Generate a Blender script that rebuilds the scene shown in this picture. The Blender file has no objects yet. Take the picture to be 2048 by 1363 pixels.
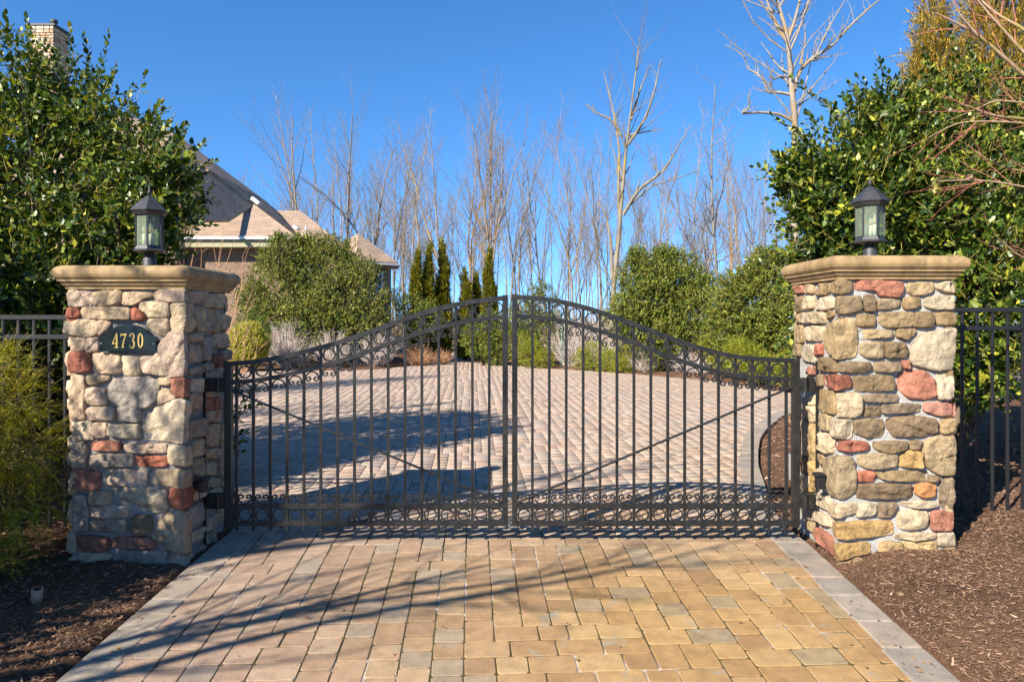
import bpy, bmesh, math, random
import numpy as np
from mathutils import Vector, Matrix, noise

# ------------------------------------------------------------------ camera, sky, sun
F = 1470.0; CX = 1024.0; HY = 640.0; H = 1.553
scene = bpy.context.scene
cam_d = bpy.data.cameras.new("camera"); cam = bpy.data.objects.new("camera", cam_d)
scene.collection.objects.link(cam); scene.camera = cam
cam.location = (0, 0, H); cam.rotation_euler = (math.radians(90), 0, 0)
cam_d.sensor_width = 36; cam_d.lens = 36 * F / 2048; cam_d.shift_y = -(681.5 - HY) / 2048
cam_d.clip_start = 0.05; cam_d.clip_end = 2000
SUN_DIR = Vector((-0.99, -1.11, 1.0)).normalized()          # towards the sun
SUN_EL = math.asin(SUN_DIR.z); SUN_AZ = math.atan2(SUN_DIR.x, SUN_DIR.y)
world = bpy.data.worlds.new("World"); scene.world = world; world.use_nodes = True
wn = world.node_tree.nodes; wl = world.node_tree.links
sky = wn.new("ShaderNodeTexSky"); sky.sky_type = 'NISHITA'; sky.sun_disc = False
sky.sun_elevation = SUN_EL; sky.sun_rotation = SUN_AZ
sky.air_density = 0.75; sky.dust_density = 0.0; sky.ozone_density = 4.0
hs = wn.new("ShaderNodeHueSaturation"); hs.inputs['Saturation'].default_value = 1.20
stc = wn.new("ShaderNodeTexCoord"); smp = wn.new("ShaderNodeMapping"); smp.inputs['Location'].default_value = (0, 0, 0.10); wl.new(stc.outputs['Generated'], smp.inputs[0])
snm = wn.new("ShaderNodeVectorMath"); snm.operation = 'NORMALIZE'; wl.new(smp.outputs[0], snm.inputs[0]); wl.new(snm.outputs[0], sky.inputs[0])
wl.new(sky.outputs[0], hs.inputs['Color']); wl.new(hs.outputs[0], wn["Background"].inputs[0])
wn["Background"].inputs[1].default_value = 0.108
sd = bpy.data.lights.new("sun", 'SUN'); sun = bpy.data.objects.new("sun", sd)
scene.collection.objects.link(sun); sd.energy = 5.0; sd.angle = math.radians(0.5); sd.color = (1.0, 0.93, 0.82)
sun.rotation_euler = SUN_DIR.to_track_quat('Z', 'Y').to_euler(); sun.location = (-20, -20, 20)
vs = scene.view_settings; vs.view_transform = 'Standard'; vs.look = 'None'; vs.gamma = 1; vs.use_curve_mapping = False
vs.exposure = 1.27
scene.cycles.max_bounces = 6; scene.cycles.transparent_max_bounces = 12

random.seed(7); np.random.seed(7)
R = random.Random(11); RN = np.random.RandomState(5)
C = scene.collection

# ------------------------------------------------------------------ helpers
def P(px, py, Y):                       # point that the photograph shows at px, py when it stands Y metres away
    return np.array([(px - CX) / F * Y, Y, H - (py - HY) / F * Y])
def mesh_np(name, V, Fc, cols=None, smooth=False):
    V = np.asarray(V, dtype=np.float32); Fc = np.asarray(Fc, dtype=np.int32)
    me = bpy.data.meshes.new(name); nf, k = Fc.shape
    me.vertices.add(len(V)); me.vertices.foreach_set("co", V.ravel())
    me.loops.add(nf * k); me.loops.foreach_set("vertex_index", Fc.ravel())
    me.polygons.add(nf); me.polygons.foreach_set("loop_start", np.arange(0, nf * k, k, dtype=np.int32))
    me.polygons.foreach_set("loop_total", np.full(nf, k, dtype=np.int32))
    if smooth: me.polygons.foreach_set("use_smooth", np.ones(nf, dtype=bool))
    me.update(calc_edges=True)
    if cols is not None:
        a = me.color_attributes.new("Col", 'FLOAT_COLOR', 'POINT')
        c = np.ones((len(V), 4), dtype=np.float32); c[:, :3] = cols; a.data.foreach_set("color", c.ravel())
    return me
def mesh_py(name, V, Fc, smooth=False):
    me = bpy.data.meshes.new(name); me.from_pydata([tuple(map(float, v)) for v in V], [], Fc)
    if smooth: me.polygons.foreach_set("use_smooth", [True] * len(me.polygons))
    me.update(); return me
def link(name, me, m=None, parent=None, loc=(0, 0, 0), kind=None):
    o = bpy.data.objects.new(name, me); C.objects.link(o)
    if m is not None and me is not None and len(me.materials) == 0: me.materials.append(m)
    if parent is not None: o.parent = parent
    o.location = loc
    if kind: o['kind'] = kind
    return o
def tag(o, label, cat, group=None):
    o['label'] = label; o['category'] = cat
    if group: o['group'] = group
    return o
def empty(name, loc, label, cat, group=None):
    o = bpy.data.objects.new(name, None); C.objects.link(o); o.location = [float(c) for c in loc]; o.empty_display_size = 0.1
    return tag(o, label, cat, group)
def child(root, name, me, m, kind=None, shift=True):          # mesh in world coordinates -> child of root
    if shift: me.transform(Matrix.Translation(-Vector(root.location)))
    return link(name, me, m, root, kind=kind)
def bm_obj(name, bm, m, parent=None, smooth=False, shift=True, kind=None):
    me = bpy.data.meshes.new(name); bmesh.ops.recalc_face_normals(bm, faces=bm.faces); bm.to_mesh(me); bm.free()
    if smooth: me.polygons.foreach_set("use_smooth", [True] * len(me.polygons))
    if parent is not None and shift: me.transform(Matrix.Translation(-Vector(parent.location)))
    return link(name, me, m, parent, kind=kind)
def box(bm, c, s, rot=None, bev=0.0):
    r = bmesh.ops.create_cube(bm, size=1.0); vs_ = r['verts']
    M = Matrix.Translation(Vector(c)) @ (rot if rot is not None else Matrix.Identity(4)) @ Matrix.Diagonal((s[0], s[1], s[2], 1))
    bmesh.ops.transform(bm, matrix=M, verts=vs_)
    if bev:
        es = list({e for v in vs_ for e in v.link_edges})
        bmesh.ops.bevel(bm, geom=es, offset=bev, segments=1, affect='EDGES')
def lathe(bm, c, prof, n=24, rot0=0.0):
    rings = []
    for (r, z) in prof:
        rings.append([bm.verts.new((c[0] + r * math.cos(rot0 + 2 * math.pi * i / n), c[1] + r * math.sin(rot0 + 2 * math.pi * i / n), c[2] + z)) for i in range(n)])
    for a, b in zip(rings, rings[1:]):
        for i in range(n): bm.faces.new((a[i], a[(i + 1) % n], b[(i + 1) % n], b[i]))
    bm.faces.new(rings[0][::-1]); bm.faces.new(rings[-1])
def tube_np(pts, rad, k=5):
    pts = np.asarray(pts, float); n = len(pts); rad = np.broadcast_to(np.asarray(rad, float), (n,))
    t = np.gradient(pts, axis=0); t /= (np.linalg.norm(t, axis=1)[:, None] + 1e-9)
    up = np.array([0.13, 0.31, 0.94]) if abs(t[0][2]) < 0.9 else np.array([0.98, 0.17, 0.05])
    a = np.cross(t, up); a /= (np.linalg.norm(a, axis=1)[:, None] + 1e-9); b = np.cross(t, a)
    ang = np.arange(k) * 2 * math.pi / k
    V = pts[:, None, :] + rad[:, None, None] * (np.cos(ang)[None, :, None] * a[:, None, :] + np.sin(ang)[None, :, None] * b[:, None, :])
    i = np.arange(n - 1)[:, None] * k; j = np.arange(k)[None, :]; j2 = (j + 1) % k
    Fq = np.stack([i + j, i + j2, i + k + j2, i + k + j], -1).reshape(-1, 4)
    return V.reshape(-1, 3), Fq
class Acc:
    def __init__(s): s.V = []; s.F = []; s.Cc = []; s.n = 0
    def add(s, V, Fq, col=None):
        s.V.append(V); s.F.append(Fq + s.n); s.n += len(V)
        if col is not None: s.Cc.append(np.broadcast_to(np.asarray(col, float), (len(V), 3)))
    def tube(s, pts, rad, k=5, col=None): s.add(*tube_np(pts, rad, k), col)
    def mesh(s, name, smooth=False):
        return mesh_np(name, np.concatenate(s.V), np.concatenate(s.F), np.concatenate(s.Cc) if s.Cc else None, smooth)
def pn(p, f=1.0, seed=0.0):                                   # cheap smooth noise, -1..1
    x, y, z = p[..., 0] * f + seed, p[..., 1] * f + seed * 1.7, p[..., 2] * f - seed
    return (np.sin(1.7 * x + 1.3 * np.sin(2.1 * y + z)) + np.sin(1.9 * y + 1.1 * np.sin(1.7 * z + x)) + np.sin(2.3 * z + 1.2 * np.sin(1.3 * x + 2.0 * y))) / 3
def norm(v): return v / (np.linalg.norm(v, axis=-1, keepdims=True) + 1e-9)

# ------------------------------------------------------------------ materials
def nt(name):
    m = bpy.data.materials.new(name); m.use_nodes = True; n = m.node_tree.nodes; l = m.node_tree.links
    return m, n, l, n["Principled BSDF"]
def ramp(n, l, src, stops):
    r = n.new("ShaderNodeValToRGB"); e = r.color_ramp.elements
    while len(e) < len(stops): e.new(0.5)
    for i, (p, c) in enumerate(stops): e[i].position = p; e[i].color = (*c, 1) if len(c) == 3 else c
    l.new(src, r.inputs[0]); return r
def tex_noise(n, l, scale, detail=4, rough=0.6, coord='Object', sc=(1, 1, 1), dist=0.0):
    tc = n.new("ShaderNodeTexCoord"); mp = n.new("ShaderNodeMapping"); mp.inputs['Scale'].default_value = sc
    l.new(tc.outputs[coord], mp.inputs[0]); t = n.new("ShaderNodeTexNoise")
    t.inputs['Scale'].default_value = scale; t.inputs['Detail'].default_value = detail; t.inputs['Roughness'].default_value = rough
    t.inputs['Distortion'].default_value = dist
    l.new(mp.outputs[0], t.inputs['Vector']); return t
def mix(n, l, a, b, f, mode='MIX'):
    x = n.new("ShaderNodeMix"); x.data_type = 'RGBA'; x.blend_type = mode
    for s, v in ((x.inputs[0], f), (x.inputs[6], a), (x.inputs[7], b)):
        if hasattr(v, 'is_output') or hasattr(v, 'links'): l.new(v, s)
        elif isinstance(v, (int, float)): s.default_value = v
        else: s.default_value = (*v, 1)
    return x.outputs[2]
def bump(n, l, b, h, strength, dist=0.01, prev=None):
    x = n.new("ShaderNodeBump"); x.inputs['Strength'].default_value = strength; x.inputs['Distance'].default_value = dist
    l.new(h, x.inputs['Height'])
    if prev is not None: l.new(prev, x.inputs['Normal'])
    l.new(x.outputs[0], b.inputs['Normal']); return x.outputs[0]
def simple(name, col, rough=0.8, metal=0.0, nscale=None, var=0.25, bs=0.0, bsc=60, spec=None):
    m, n, l, b = nt(name); b.inputs['Roughness'].default_value = rough; b.inputs['Metallic'].default_value = metal
    if spec is not None: b.inputs['Specular IOR Level'].default_value = spec
    if nscale:
        t = tex_noise(n, l, nscale); r = ramp(n, l, t.outputs[0], [(0.25, [c * (1 - var) for c in col]), (0.75, [min(1, c * (1 + var)) for c in col])])
        l.new(r.outputs[0], b.inputs['Base Color'])
    else: b.inputs['Base Color'].default_value = (*col, 1)
    if bs:
        t2 = tex_noise(n, l, bsc, 6); bump(n, l, b, t2.outputs[0], bs)
    return m
def piece_mat(name, src, rough=0.85, bsc=55, bs=0.6, var=0.35, vscale=9, spots=None, dist=0.006, stain=None, tops=None):
    """colour from the object's own colour ('obj') or its colour attribute ('att'), with grain, blotches and fine relief"""
    m, n, l, b = nt(name); b.inputs['Roughness'].default_value = rough; b.inputs['Specular IOR Level'].default_value = 0.3
    if src == 'obj': oi = n.new("ShaderNodeObjectInfo"); base = oi.outputs['Color']; co = 'Object'
    else: at = n.new("ShaderNodeAttribute"); at.attribute_name = 'Col'; base = at.outputs['Color']; co = 'Object'
    geo = n.new("ShaderNodeNewGeometry")
    def tn(sc, d=5, r=0.6, anis=None):
        t = n.new("ShaderNodeTexNoise"); t.inputs['Scale'].default_value = sc; t.inputs['Detail'].default_value = d; t.inputs['Roughness'].default_value = r
        if anis:
            mp = n.new("ShaderNodeMapping"); mp.inputs['Scale'].default_value = anis; l.new(geo.outputs['Position'], mp.inputs[0]); l.new(mp.outputs[0], t.inputs['Vector'])
        else: l.new(geo.outputs['Position'], t.inputs['Vector'])
        return t
    t = tn(vscale); r = ramp(n, l, t.outputs[0], [(0.28, (1 - var,) * 3), (0.5, (1, 1, 1)), (0.75, (1 + var,) * 3)])
    c = mix(n, l, base, r.outputs[0], 1.0, 'MULTIPLY')
    t3 = tn(vscale * 9, 6, 0.7); r3 = ramp(n, l, t3.outputs[0], [(0.3, (0.75,) * 3), (0.7, (1.22,) * 3)])
    c = mix(n, l, c, r3.outputs[0], 0.8, 'MULTIPLY')
    if spots:
        t4 = tn(spots[1], 4, 0.65); r4 = ramp(n, l, t4.outputs[0], [(spots[2], (0, 0, 0)), (spots[2] + 0.12, (1, 1, 1))])
        c = mix(n, l, c, spots[0], r4.outputs[0])
    if stain:
        t5 = tn(stain[1], 3, 0.6); r5 = ramp(n, l, t5.outputs[0], [(stain[2], (0, 0, 0)), (stain[2] + 0.18, (stain[3],) * 3)])
        c = mix(n, l, c, mix(n, l, c, stain[0], 1.0, 'MULTIPLY'), r5.outputs[0])
    l.new(c, b.inputs['Base Color'])
    h = tn(bsc, 8, 0.65); p = bump(n, l, b, h.outputs[0], bs, dist)
    return m
M = {}
M['stone'] = piece_mat('cut_stone', 'obj', bsc=38, bs=1.0, var=0.42, vscale=15, dist=0.02, spots=((0.46, 0.40, 0.31), 16, 0.66))
M['stone_att'] = piece_mat('cut_stone_joined', 'att', bsc=32, bs=0.9, vscale=11, dist=0.012)
M['paver'] = piece_mat('paver_concrete', 'obj', bsc=170, bs=0.9, var=0.22, vscale=12, dist=0.005, rough=0.85, spots=((0.28, 0.235, 0.165), 7, 0.60), stain=((0.55, 0.42, 0.30), 2.1, 0.60, 0.6))
M['paver_att'] = piece_mat('paver_concrete_joined', 'att', bsc=120, bs=0.5, var=0.20, vscale=2.2, dist=0.004, rough=0.8, stain=((0.62, 0.56, 0.50), 0.55, 0.56, 0.55))
M['mortar'] = simple('mortar', (0.34, 0.325, 0.29), 0.95, nscale=14, var=0.25, bs=1.0, bsc=70)
M['mortar_grey'] = simple('grey_mortar', (0.23, 0.21, 0.19), 0.95, nscale=14, var=0.3, bs=1.0, bsc=70)
# joint sand: moss, haze and dirt
m, n, l, b = nt('joint_sand'); b.inputs['Roughness'].default_value = 0.95
t = tex_noise(n, l, 1.6, 4); r = ramp(n, l, t.outputs[0], [(0.45, (0.065, 0.050, 0.012)), (0.54, (0.10, 0.075, 0.03)), (0.61, (0.42, 0.37, 0.32))])
t2 = tex_noise(n, l, 40, 5); r2 = ramp(n, l, t2.outputs[0], [(0.3, (0.6,) * 3), (0.7, (1.2,) * 3)])
l.new(mix(n, l, r.outputs[0], r2.outputs[0], 1.0, 'MULTIPLY'), b.inputs['Base Color']); bump(n, l, b, t2.outputs[0], 0.6)
M['joint'] = m
M['joint_far'] = simple('joint_dust', (0.12, 0.09, 0.075), 0.95, nscale=3, var=0.3)
# precast cap: tan with dark weather streaks
m, n, l, b = nt('precast_cap'); b.inputs['Roughness'].default_value = 0.8
t = tex_noise(n, l, 5, 5, sc=(1, 1, 0.6)); r = ramp(n, l, t.outputs[0], [(0.30, (0.19, 0.12, 0.048)), (0.5, (0.29, 0.19, 0.082)), (0.72, (0.37, 0.255, 0.125))])
t2 = tex_noise(n, l, 22, 6, sc=(1, 1, 0.12)); r2 = ramp(n, l, t2.outputs[0], [(0.34, (0.42,) * 3), (0.58, (1.08,) * 3)])
t3 = tex_noise(n, l, 4, 3); r3 = ramp(n, l, t3.outputs[0], [(0.42, (0, 0, 0)), (0.62, (0.8,) * 3)])
c = mix(n, l, r.outputs[0], mix(n, l, r.outputs[0], r2.outputs[0], 1.0, 'MULTIPLY'), r3.outputs[0])
l.new(c, b.inputs['Base Color']); t4 = tex_noise(n, l, 140, 5); bump(n, l, b, t4.outputs[0], 0.35, 0.003)
M['cap'] = m
m, n, l, b = nt('black_iron'); b.inputs['Base Color'].default_value = (0.022, 0.022, 0.022, 1); b.inputs['Roughness'].default_value = 0.42
t = tex_noise(n, l, 25, 4); r = ramp(n, l, t.outputs[0], [(0.3, (0.009, 0.009, 0.008)), (0.7, (0.022, 0.021, 0.019))]); l.new(r.outputs[0], b.inputs['Base Color'])
rr = ramp(n, l, t.outputs[0], [(0.3, (0.36,) * 3), (0.7, (0.52,) * 3)]); l.new(rr.outputs[0], b.inputs['Roughness'])
b.inputs['Specular IOR Level'].default_value = 0.35
M['iron'] = m
M['fence'] = simple('black_fence_paint', (0.012, 0.012, 0.013), 0.5, spec=0.4)
M['lamp'] = simple('black_cast_metal', (0.03, 0.03, 0.032), 0.5, nscale=30, var=0.3, bs=0.2, bsc=200)
M['candle'] = simple('candle_sleeve', (0.78, 0.74, 0.66), 0.5)
M['filament'] = simple('amber_filament', (0.8, 0.35, 0.05), 0.4)
m, n, l, b = nt('seeded_glass'); b.inputs['Base Color'].default_value = (0.9, 0.95, 0.88, 1); b.inputs['Roughness'].default_value = 0.12
tr = n.new("ShaderNodeBsdfTransparent"); tr.inputs[0].default_value = (0.88, 0.93, 0.86, 1); ms = n.new("ShaderNodeMixShader"); ms.inputs[0].default_value = 0.17
b.inputs['Base Color'].default_value = (0.40, 0.45, 0.34, 1); t = tex_noise(n, l, 120, 3); bump(n, l, b, t.outputs[0], 0.6, 0.004)
l.new(tr.outputs[0], ms.inputs[1]); l.new(b.outputs[0], ms.inputs[2]); l.new(ms.outputs[0], n['Material Output'].inputs[0])
M['seed_glass'] = m
m, n, l, b = nt('bulb_glass'); tr = n.new("ShaderNodeBsdfTransparent"); ms = n.new("ShaderNodeMixShader"); ms.inputs[0].default_value = 0.22; b.inputs['Roughness'].default_value = 0.05
l.new(tr.outputs[0], ms.inputs[1]); l.new(b.outputs[0], ms.inputs[2]); l.new(ms.outputs[0], n['Material Output'].inputs[0]); M['bulb'] = m
M['plaque'] = simple('plaque_enamel', (0.008, 0.012, 0.011), 0.22)
M['gold'] = simple('gold_paint', (0.75, 0.50, 0.14), 0.38, metal=0.35)
M['plastic'] = simple('black_plastic', (0.012, 0.012, 0.013), 0.35)
M['steel'] = simple('bright_steel', (0.55, 0.56, 0.58), 0.3, metal=0.8)
M['copper'] = simple('weathered_copper', (0.33, 0.19, 0.11), 0.55, nscale=20, var=0.3)
M['green_metal'] = simple('green_wire', (0.05, 0.22, 0.16), 0.6)
# ground materials
m, n, l, b = nt('mulch'); b.inputs['Roughness'].default_value = 1.0; b.inputs['Specular IOR Level'].default_value = 0.1
t = tex_noise(n, l, 55, 8, 0.75, sc=(1, 1.6, 1), dist=0.6); r = ramp(n, l, t.outputs[0], [(0.30, (0.05, 0.026, 0.015)), (0.5, (0.14, 0.075, 0.044)), (0.72, (0.23, 0.14, 0.085))])
t2 = tex_noise(n, l, 1.3, 3); r2 = ramp(n, l, t2.outputs[0], [(0.35, (0.7,) * 3), (0.65, (1.15,) * 3)])
l.new(mix(n, l, r.outputs[0], r2.outputs[0], 1.0, 'MULTIPLY'), b.inputs['Base Color']); bump(n, l, b, t.outputs[0], 1.0, 0.02); M['mulch'] = m
M['chips'] = piece_mat('bark_chips', 'att', bsc=150, bs=0.5, vscale=30, var=0.3, rough=0.95)
m, n, l, b = nt('leaf_litter'); b.inputs['Roughness'].default_value = 1.0
t = tex_noise(n, l, 1.2, 8, 0.7); r = ramp(n, l, t.outputs[0], [(0.3, (0.06, 0.05, 0.025)), (0.5, (0.15, 0.115, 0.07)), (0.7, (0.26, 0.20, 0.14))]); l.new(r.outputs[0], b.inputs['Base Color']); M['litter'] = m
def bark(name, cols, sc=18, bs=0.8, lichen=None):
    m, n, l, b = nt(name); b.inputs['Roughness'].default_value = 0.95; b.inputs['Specular IOR Level'].default_value = 0.15
    t = tex_noise(n, l, sc, 6, 0.7, sc=(1, 1, 0.3)); r = ramp(n, l, t.outputs[0], [(0.3, cols[0]), (0.7, cols[1])]); c = r.outputs[0]
    if lichen:
        t2 = tex_noise(n, l, lichen[1], 5, 0.6); r2 = ramp(n, l, t2.outputs[0], [(lichen[2], (0, 0, 0)), (lichen[2] + 0.1, (1, 1, 1))]); c = mix(n, l, c, lichen[0], r2.outputs[0])
    l.new(c, b.inputs['Base Color']); bump(n, l, b, t.outputs[0], bs, 0.02); return m
M['bark_grey'] = bark('grey_bark', ((0.095, 0.082, 0.068), (0.27, 0.24, 0.205)), 3, lichen=((0.28, 0.19, 0.09), 0.5, 0.58))
M['bark_tan'] = bark('tan_bark', ((0.12, 0.085, 0.055), (0.31, 0.235, 0.155)), 3, lichen=((0.31, 0.20, 0.07), 0.6, 0.53))
M['bark_gold'] = bark('lichen_bark', ((0.12, 0.095, 0.06), (0.30, 0.255, 0.18)), 4, lichen=((0.28, 0.20, 0.06), 0.9, 0.54))
M['bark_pale'] = bark('pale_bark', ((0.14, 0.115, 0.09), (0.36, 0.31, 0.25)), 5, lichen=((0.28, 0.19, 0.085), 0.9, 0.51))
M['bark_brown'] = bark('brown_bark', ((0.07, 0.05, 0.035), (0.20, 0.15, 0.11)), 20)
M['bark_maple'] = bark('maple_bark', ((0.22, 0.13, 0.07), (0.42, 0.31, 0.21)), 30, 0.4, lichen=((0.25, 0.20, 0.06), 5, 0.52))
M['twig_red'] = bark('red_twig', ((0.30, 0.09, 0.07), (0.50, 0.20, 0.14)), 20, 0.2)
M['twig_grey'] = bark('silver_twig', ((0.42, 0.33, 0.29), (0.66, 0.57, 0.51)), 12, 0.2)
M['twig_rust'] = bark('rust_twig', ((0.35, 0.18, 0.09), (0.60, 0.36, 0.22)), 12, 0.2)
M['stem_green'] = bark('green_stem', ((0.20, 0.16, 0.05), (0.42, 0.34, 0.10)), 25, 0.2)
def leafmat(name, rough, trans, src='att', spec=0.5, var=0.0):
    m, n, l, b = nt(name); b.inputs['Roughness'].default_value = rough; b.inputs['Specular IOR Level'].default_value = spec
    if src == 'att': at = n.new("ShaderNodeAttribute"); at.attribute_name = 'Col'; c = at.outputs['Color']
    else: oi = n.new("ShaderNodeObjectInfo"); c = oi.outputs['Color']
    l.new(c, b.inputs['Base Color'])
    tl = n.new("ShaderNodeBsdfTranslucent"); g = mix(n, l, c, (1.0, 0.95, 0.35), 1.0, 'MULTIPLY'); g2 = mix(n, l, g, (2.2, 2.2, 2.2), 1.0, 'MULTIPLY'); l.new(g2, tl.inputs[0])
    ms = n.new("ShaderNodeMixShader"); ms.inputs[0].default_value = trans
    l.new(b.outputs[0], ms.inputs[1]); l.new(tl.outputs[0], ms.inputs[2]); l.new(ms.outputs[0], n['Material Output'].inputs[0]); return m
M['holly'] = leafmat('glossy_leaf', 0.40, 0.13, spec=0.4); M['holly_obj'] = leafmat('glossy_leaf_single', 0.40, 0.13, 'obj', spec=0.4)
M['smallleaf'] = leafmat('small_leaf', 0.5, 0.14, spec=0.35); M['needle'] = leafmat('scale_leaf', 0.75, 0.2, spec=0.2)
# roof shingles
m, n, l, b = nt('shingles'); b.inputs['Roughness'].default_value = 0.95
tc = n.new("ShaderNodeTexCoord"); mp = n.new("ShaderNodeMapping"); l.new(tc.outputs['UV'], mp.inputs[0]); bk = n.new("ShaderNodeTexBrick")
bk.inputs['Scale'].default_value = 1.0; bk.inputs['Brick Width'].default_value = 0.32; bk.inputs['Row Height'].default_value = 0.145; bk.inputs['Mortar Size'].default_value = 0.012
bk.inputs['Color1'].default_value = (0.35, 0.24, 0.165, 1); bk.inputs['Color2'].default_value = (0.25, 0.18, 0.13, 1); bk.inputs['Mortar'].default_value = (0.13, 0.10, 0.075, 1); bk.inputs['Bias'].default_value = -0.2
l.new(mp.outputs[0], bk.inputs[0]); t = tex_noise(n, l, 1.2, 4); r = ramp(n, l, t.outputs[0], [(0.3, (0.8,) * 3), (0.7, (1.15,) * 3)])
l.new(mix(n, l, bk.outputs[0], r.outputs[0], 1.0, 'MULTIPLY'), b.inputs['Base Color']); bump(n, l, b, bk.outputs[1], -0.6, 0.02); M['shingle'] = m
M['white_trim'] = simple('white_trim', (0.62, 0.62, 0.60), 0.5)
M['soffit'] = simple('cream_soffit', (0.30, 0.27, 0.15), 0.7)
M['lead'] = simple('dark_flashing', (0.05, 0.05, 0.05), 0.6)
m, n, l, b = nt('house_stone'); b.inputs['Roughness'].default_value = 0.95
tc = n.new("ShaderNodeTexCoord"); mp = n.new("ShaderNodeMapping"); mp.inputs['Scale'].default_value = (3, 3, 5.5); l.new(tc.outputs['Object'], mp.inputs[0])
v = n.new("ShaderNodeTexVoronoi"); l.new(mp.outputs[0], v.inputs['Vector']); v2 = n.new("ShaderNodeTexVoronoi"); v2.feature = 'DISTANCE_TO_EDGE'; l.new(mp.outputs[0], v2.inputs['Vector'])
sp = n.new("ShaderNodeSeparateColor"); l.new(v.outputs['Color'], sp.inputs[0])
r = ramp(n, l, sp.outputs[0], [(0.0, (0.12, 0.06, 0.035)), (0.35, (0.22, 0.13, 0.075)), (0.6, (0.27, 0.18, 0.11)), (0.85, (0.24, 0.10, 0.055)), (1.0, (0.34, 0.26, 0.18))])
r2 = ramp(n, l, v2.outputs['Distance'], [(0.02, (1, 1, 1)), (0.07, (0, 0, 0))]); l.new(mix(n, l, r.outputs[0], (0.21, 0.18, 0.15), r2.outputs[0]), b.inputs['Base Color'])
bump(n, l, b, v2.outputs['Distance'], 0.8, 0.05); M['house_stone'] = m
M['glass'] = simple('window_glass', (0.10, 0.14, 0.18), 0.05)

# ------------------------------------------------------------------ ground
SL = 0.06; YG = 5.13
def gz(Y): return np.where(np.asarray(Y) < YG, -SL * (YG - np.asarray(Y)), 0.0)
RIGHT = [(2.06, -9), (2.06, 3), (2.06, 5.5), (2.17, 6.2), (2.39, 6.92), (2.62, 7.8), (2.91, 8.68), (3.28, 9.7), (3.67, 10.57), (4.48, 12.1), (6.0, 13.3), (9.5, 14.1)]
LEFT = [(-2.10, -9), (-2.10, 3), (-2.06, 5.5), (-2.40, 6.5), (-3.15, 7.6), (-4.4, 8.9), (-6.2, 10.0), (-10.5, 10.8)]
FAR = [(9.5, 15.4), (6.1, 15.7), (5.25, 19), (3.34, 21.7), (0.44, 24.8), (-1.6, 27.5), (-2.0, 36), (-3.6, 36), (-3.2, 27), (-4.1, 23.6), (-5.2, 22.8), (-10.5, 22.4)]
COURT = np.array(RIGHT + FAR + LEFT[::-1])
def sdf(x, y):
    x = np.asarray(x, float); y = np.asarray(y, float); d = np.full(x.shape, 1e9); ins = np.zeros(x.shape, bool); n = len(COURT)
    for i in range(n):
        a = COURT[i]; b2 = COURT[(i + 1) % n]; e = b2 - a; wx = x - a[0]; wy = y - a[1]
        t = np.clip((wx * e[0] + wy * e[1]) / (e @ e), 0, 1); d = np.minimum(d, (wx - e[0] * t) ** 2 + (wy - e[1] * t) ** 2)
        c = ((a[1] > y) != (b2[1] > y)) & (x < (b2[0] - a[0]) * (y - a[1]) / (b2[1] - a[1] + 1e-12) + a[0]); ins ^= c
    return np.where(ins, -np.sqrt(d), np.sqrt(d))
def bedz(x, y):
    x = np.asarray(x, float); y = np.asarray(y, float); d = sdf(x, y)
    s = np.clip(d / 0.45, 0, 1); s = s * s * (3 - 2 * s)
    p = np.stack([x, y, np.zeros_like(x)], -1)
    rise = np.where(x > 0, 0.10, 0.03) + 0.05 * np.clip((x - 2.6) / 1.5, 0, 1)
    far = np.clip((y - 7) / 6, 0, 1); base = np.where(y < YG, gz(y) * 0.9, 0.0)
    bz = base + rise * (1 - far * 0.4) * s + 0.012 * s * pn(p, 5.0) + 0.02 * s * pn(p, 1.6, 3.0)
    return np.where(d < 0.0, base - 0.09, np.where(d < 0.04, base - 0.09 + (d / 0.04) * 0.085, bz - 0.005))
def grid(name, xs, ys, zf, m, kind='structure', smooth=True):
    X, Y = np.meshgrid(xs, ys); Z = zf(X, Y); V = np.stack([X, Y, Z], -1).reshape(-1, 3)
    nx = len(xs); i, j = np.meshgrid(np.arange(len(ys) - 1), np.arange(nx - 1), indexing='ij'); a = (i * nx + j).ravel()
    Fq = np.stack([a, a + 1, a + nx + 1, a + nx], 1)
    return link(name, mesh_np(name, V, Fq, smooth=smooth), m, kind=kind)
grid('mulch_bed', np.concatenate([np.linspace(-11, -5, 31), np.linspace(-4.9, 4.9, 240), np.linspace(5, 11, 31)]), np.concatenate([np.linspace(1.5, 14, 270), np.linspace(14.1, 38, 160)]), bedz, M['mulch'])
gx = np.array([-400, -150, -60, -30, -11.2, 0, 11.2, 30, 60, 150, 400]); gy = np.array([-60, -20, -8, 0, YG, 15, 37.5, 60, 120, 300, 700])
grid('ground', gx, gy, lambda x, y: np.where(y < YG, gz(np.maximum(y, -8)) , 0.0) - 0.16, M['litter'])

# paving: joint sand beds
def strip_sheet(name, pts, m, dz):
    bm = bmesh.new(); vs_ = [bm.verts.new((x, y, float(gz(y)) + dz)) for x, y in pts]; bm.faces.new(vs_)
    return bm_obj(name, bm, m, kind='structure')
strip_sheet('joint_bed', [(2.0, -9), (2.0, YG), (-2.04, YG), (-2.04, -9)], M['joint'], -0.0045)
far_poly = [(2.0, YG)] + [p for p in RIGHT if p[1] > 5.2] + FAR + [p for p in LEFT[::-1] if p[1] > 5.2] + [(-2.04, YG)]
strip_sheet('court_bed', far_poly, M['joint_far'], -0.0095)

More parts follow.
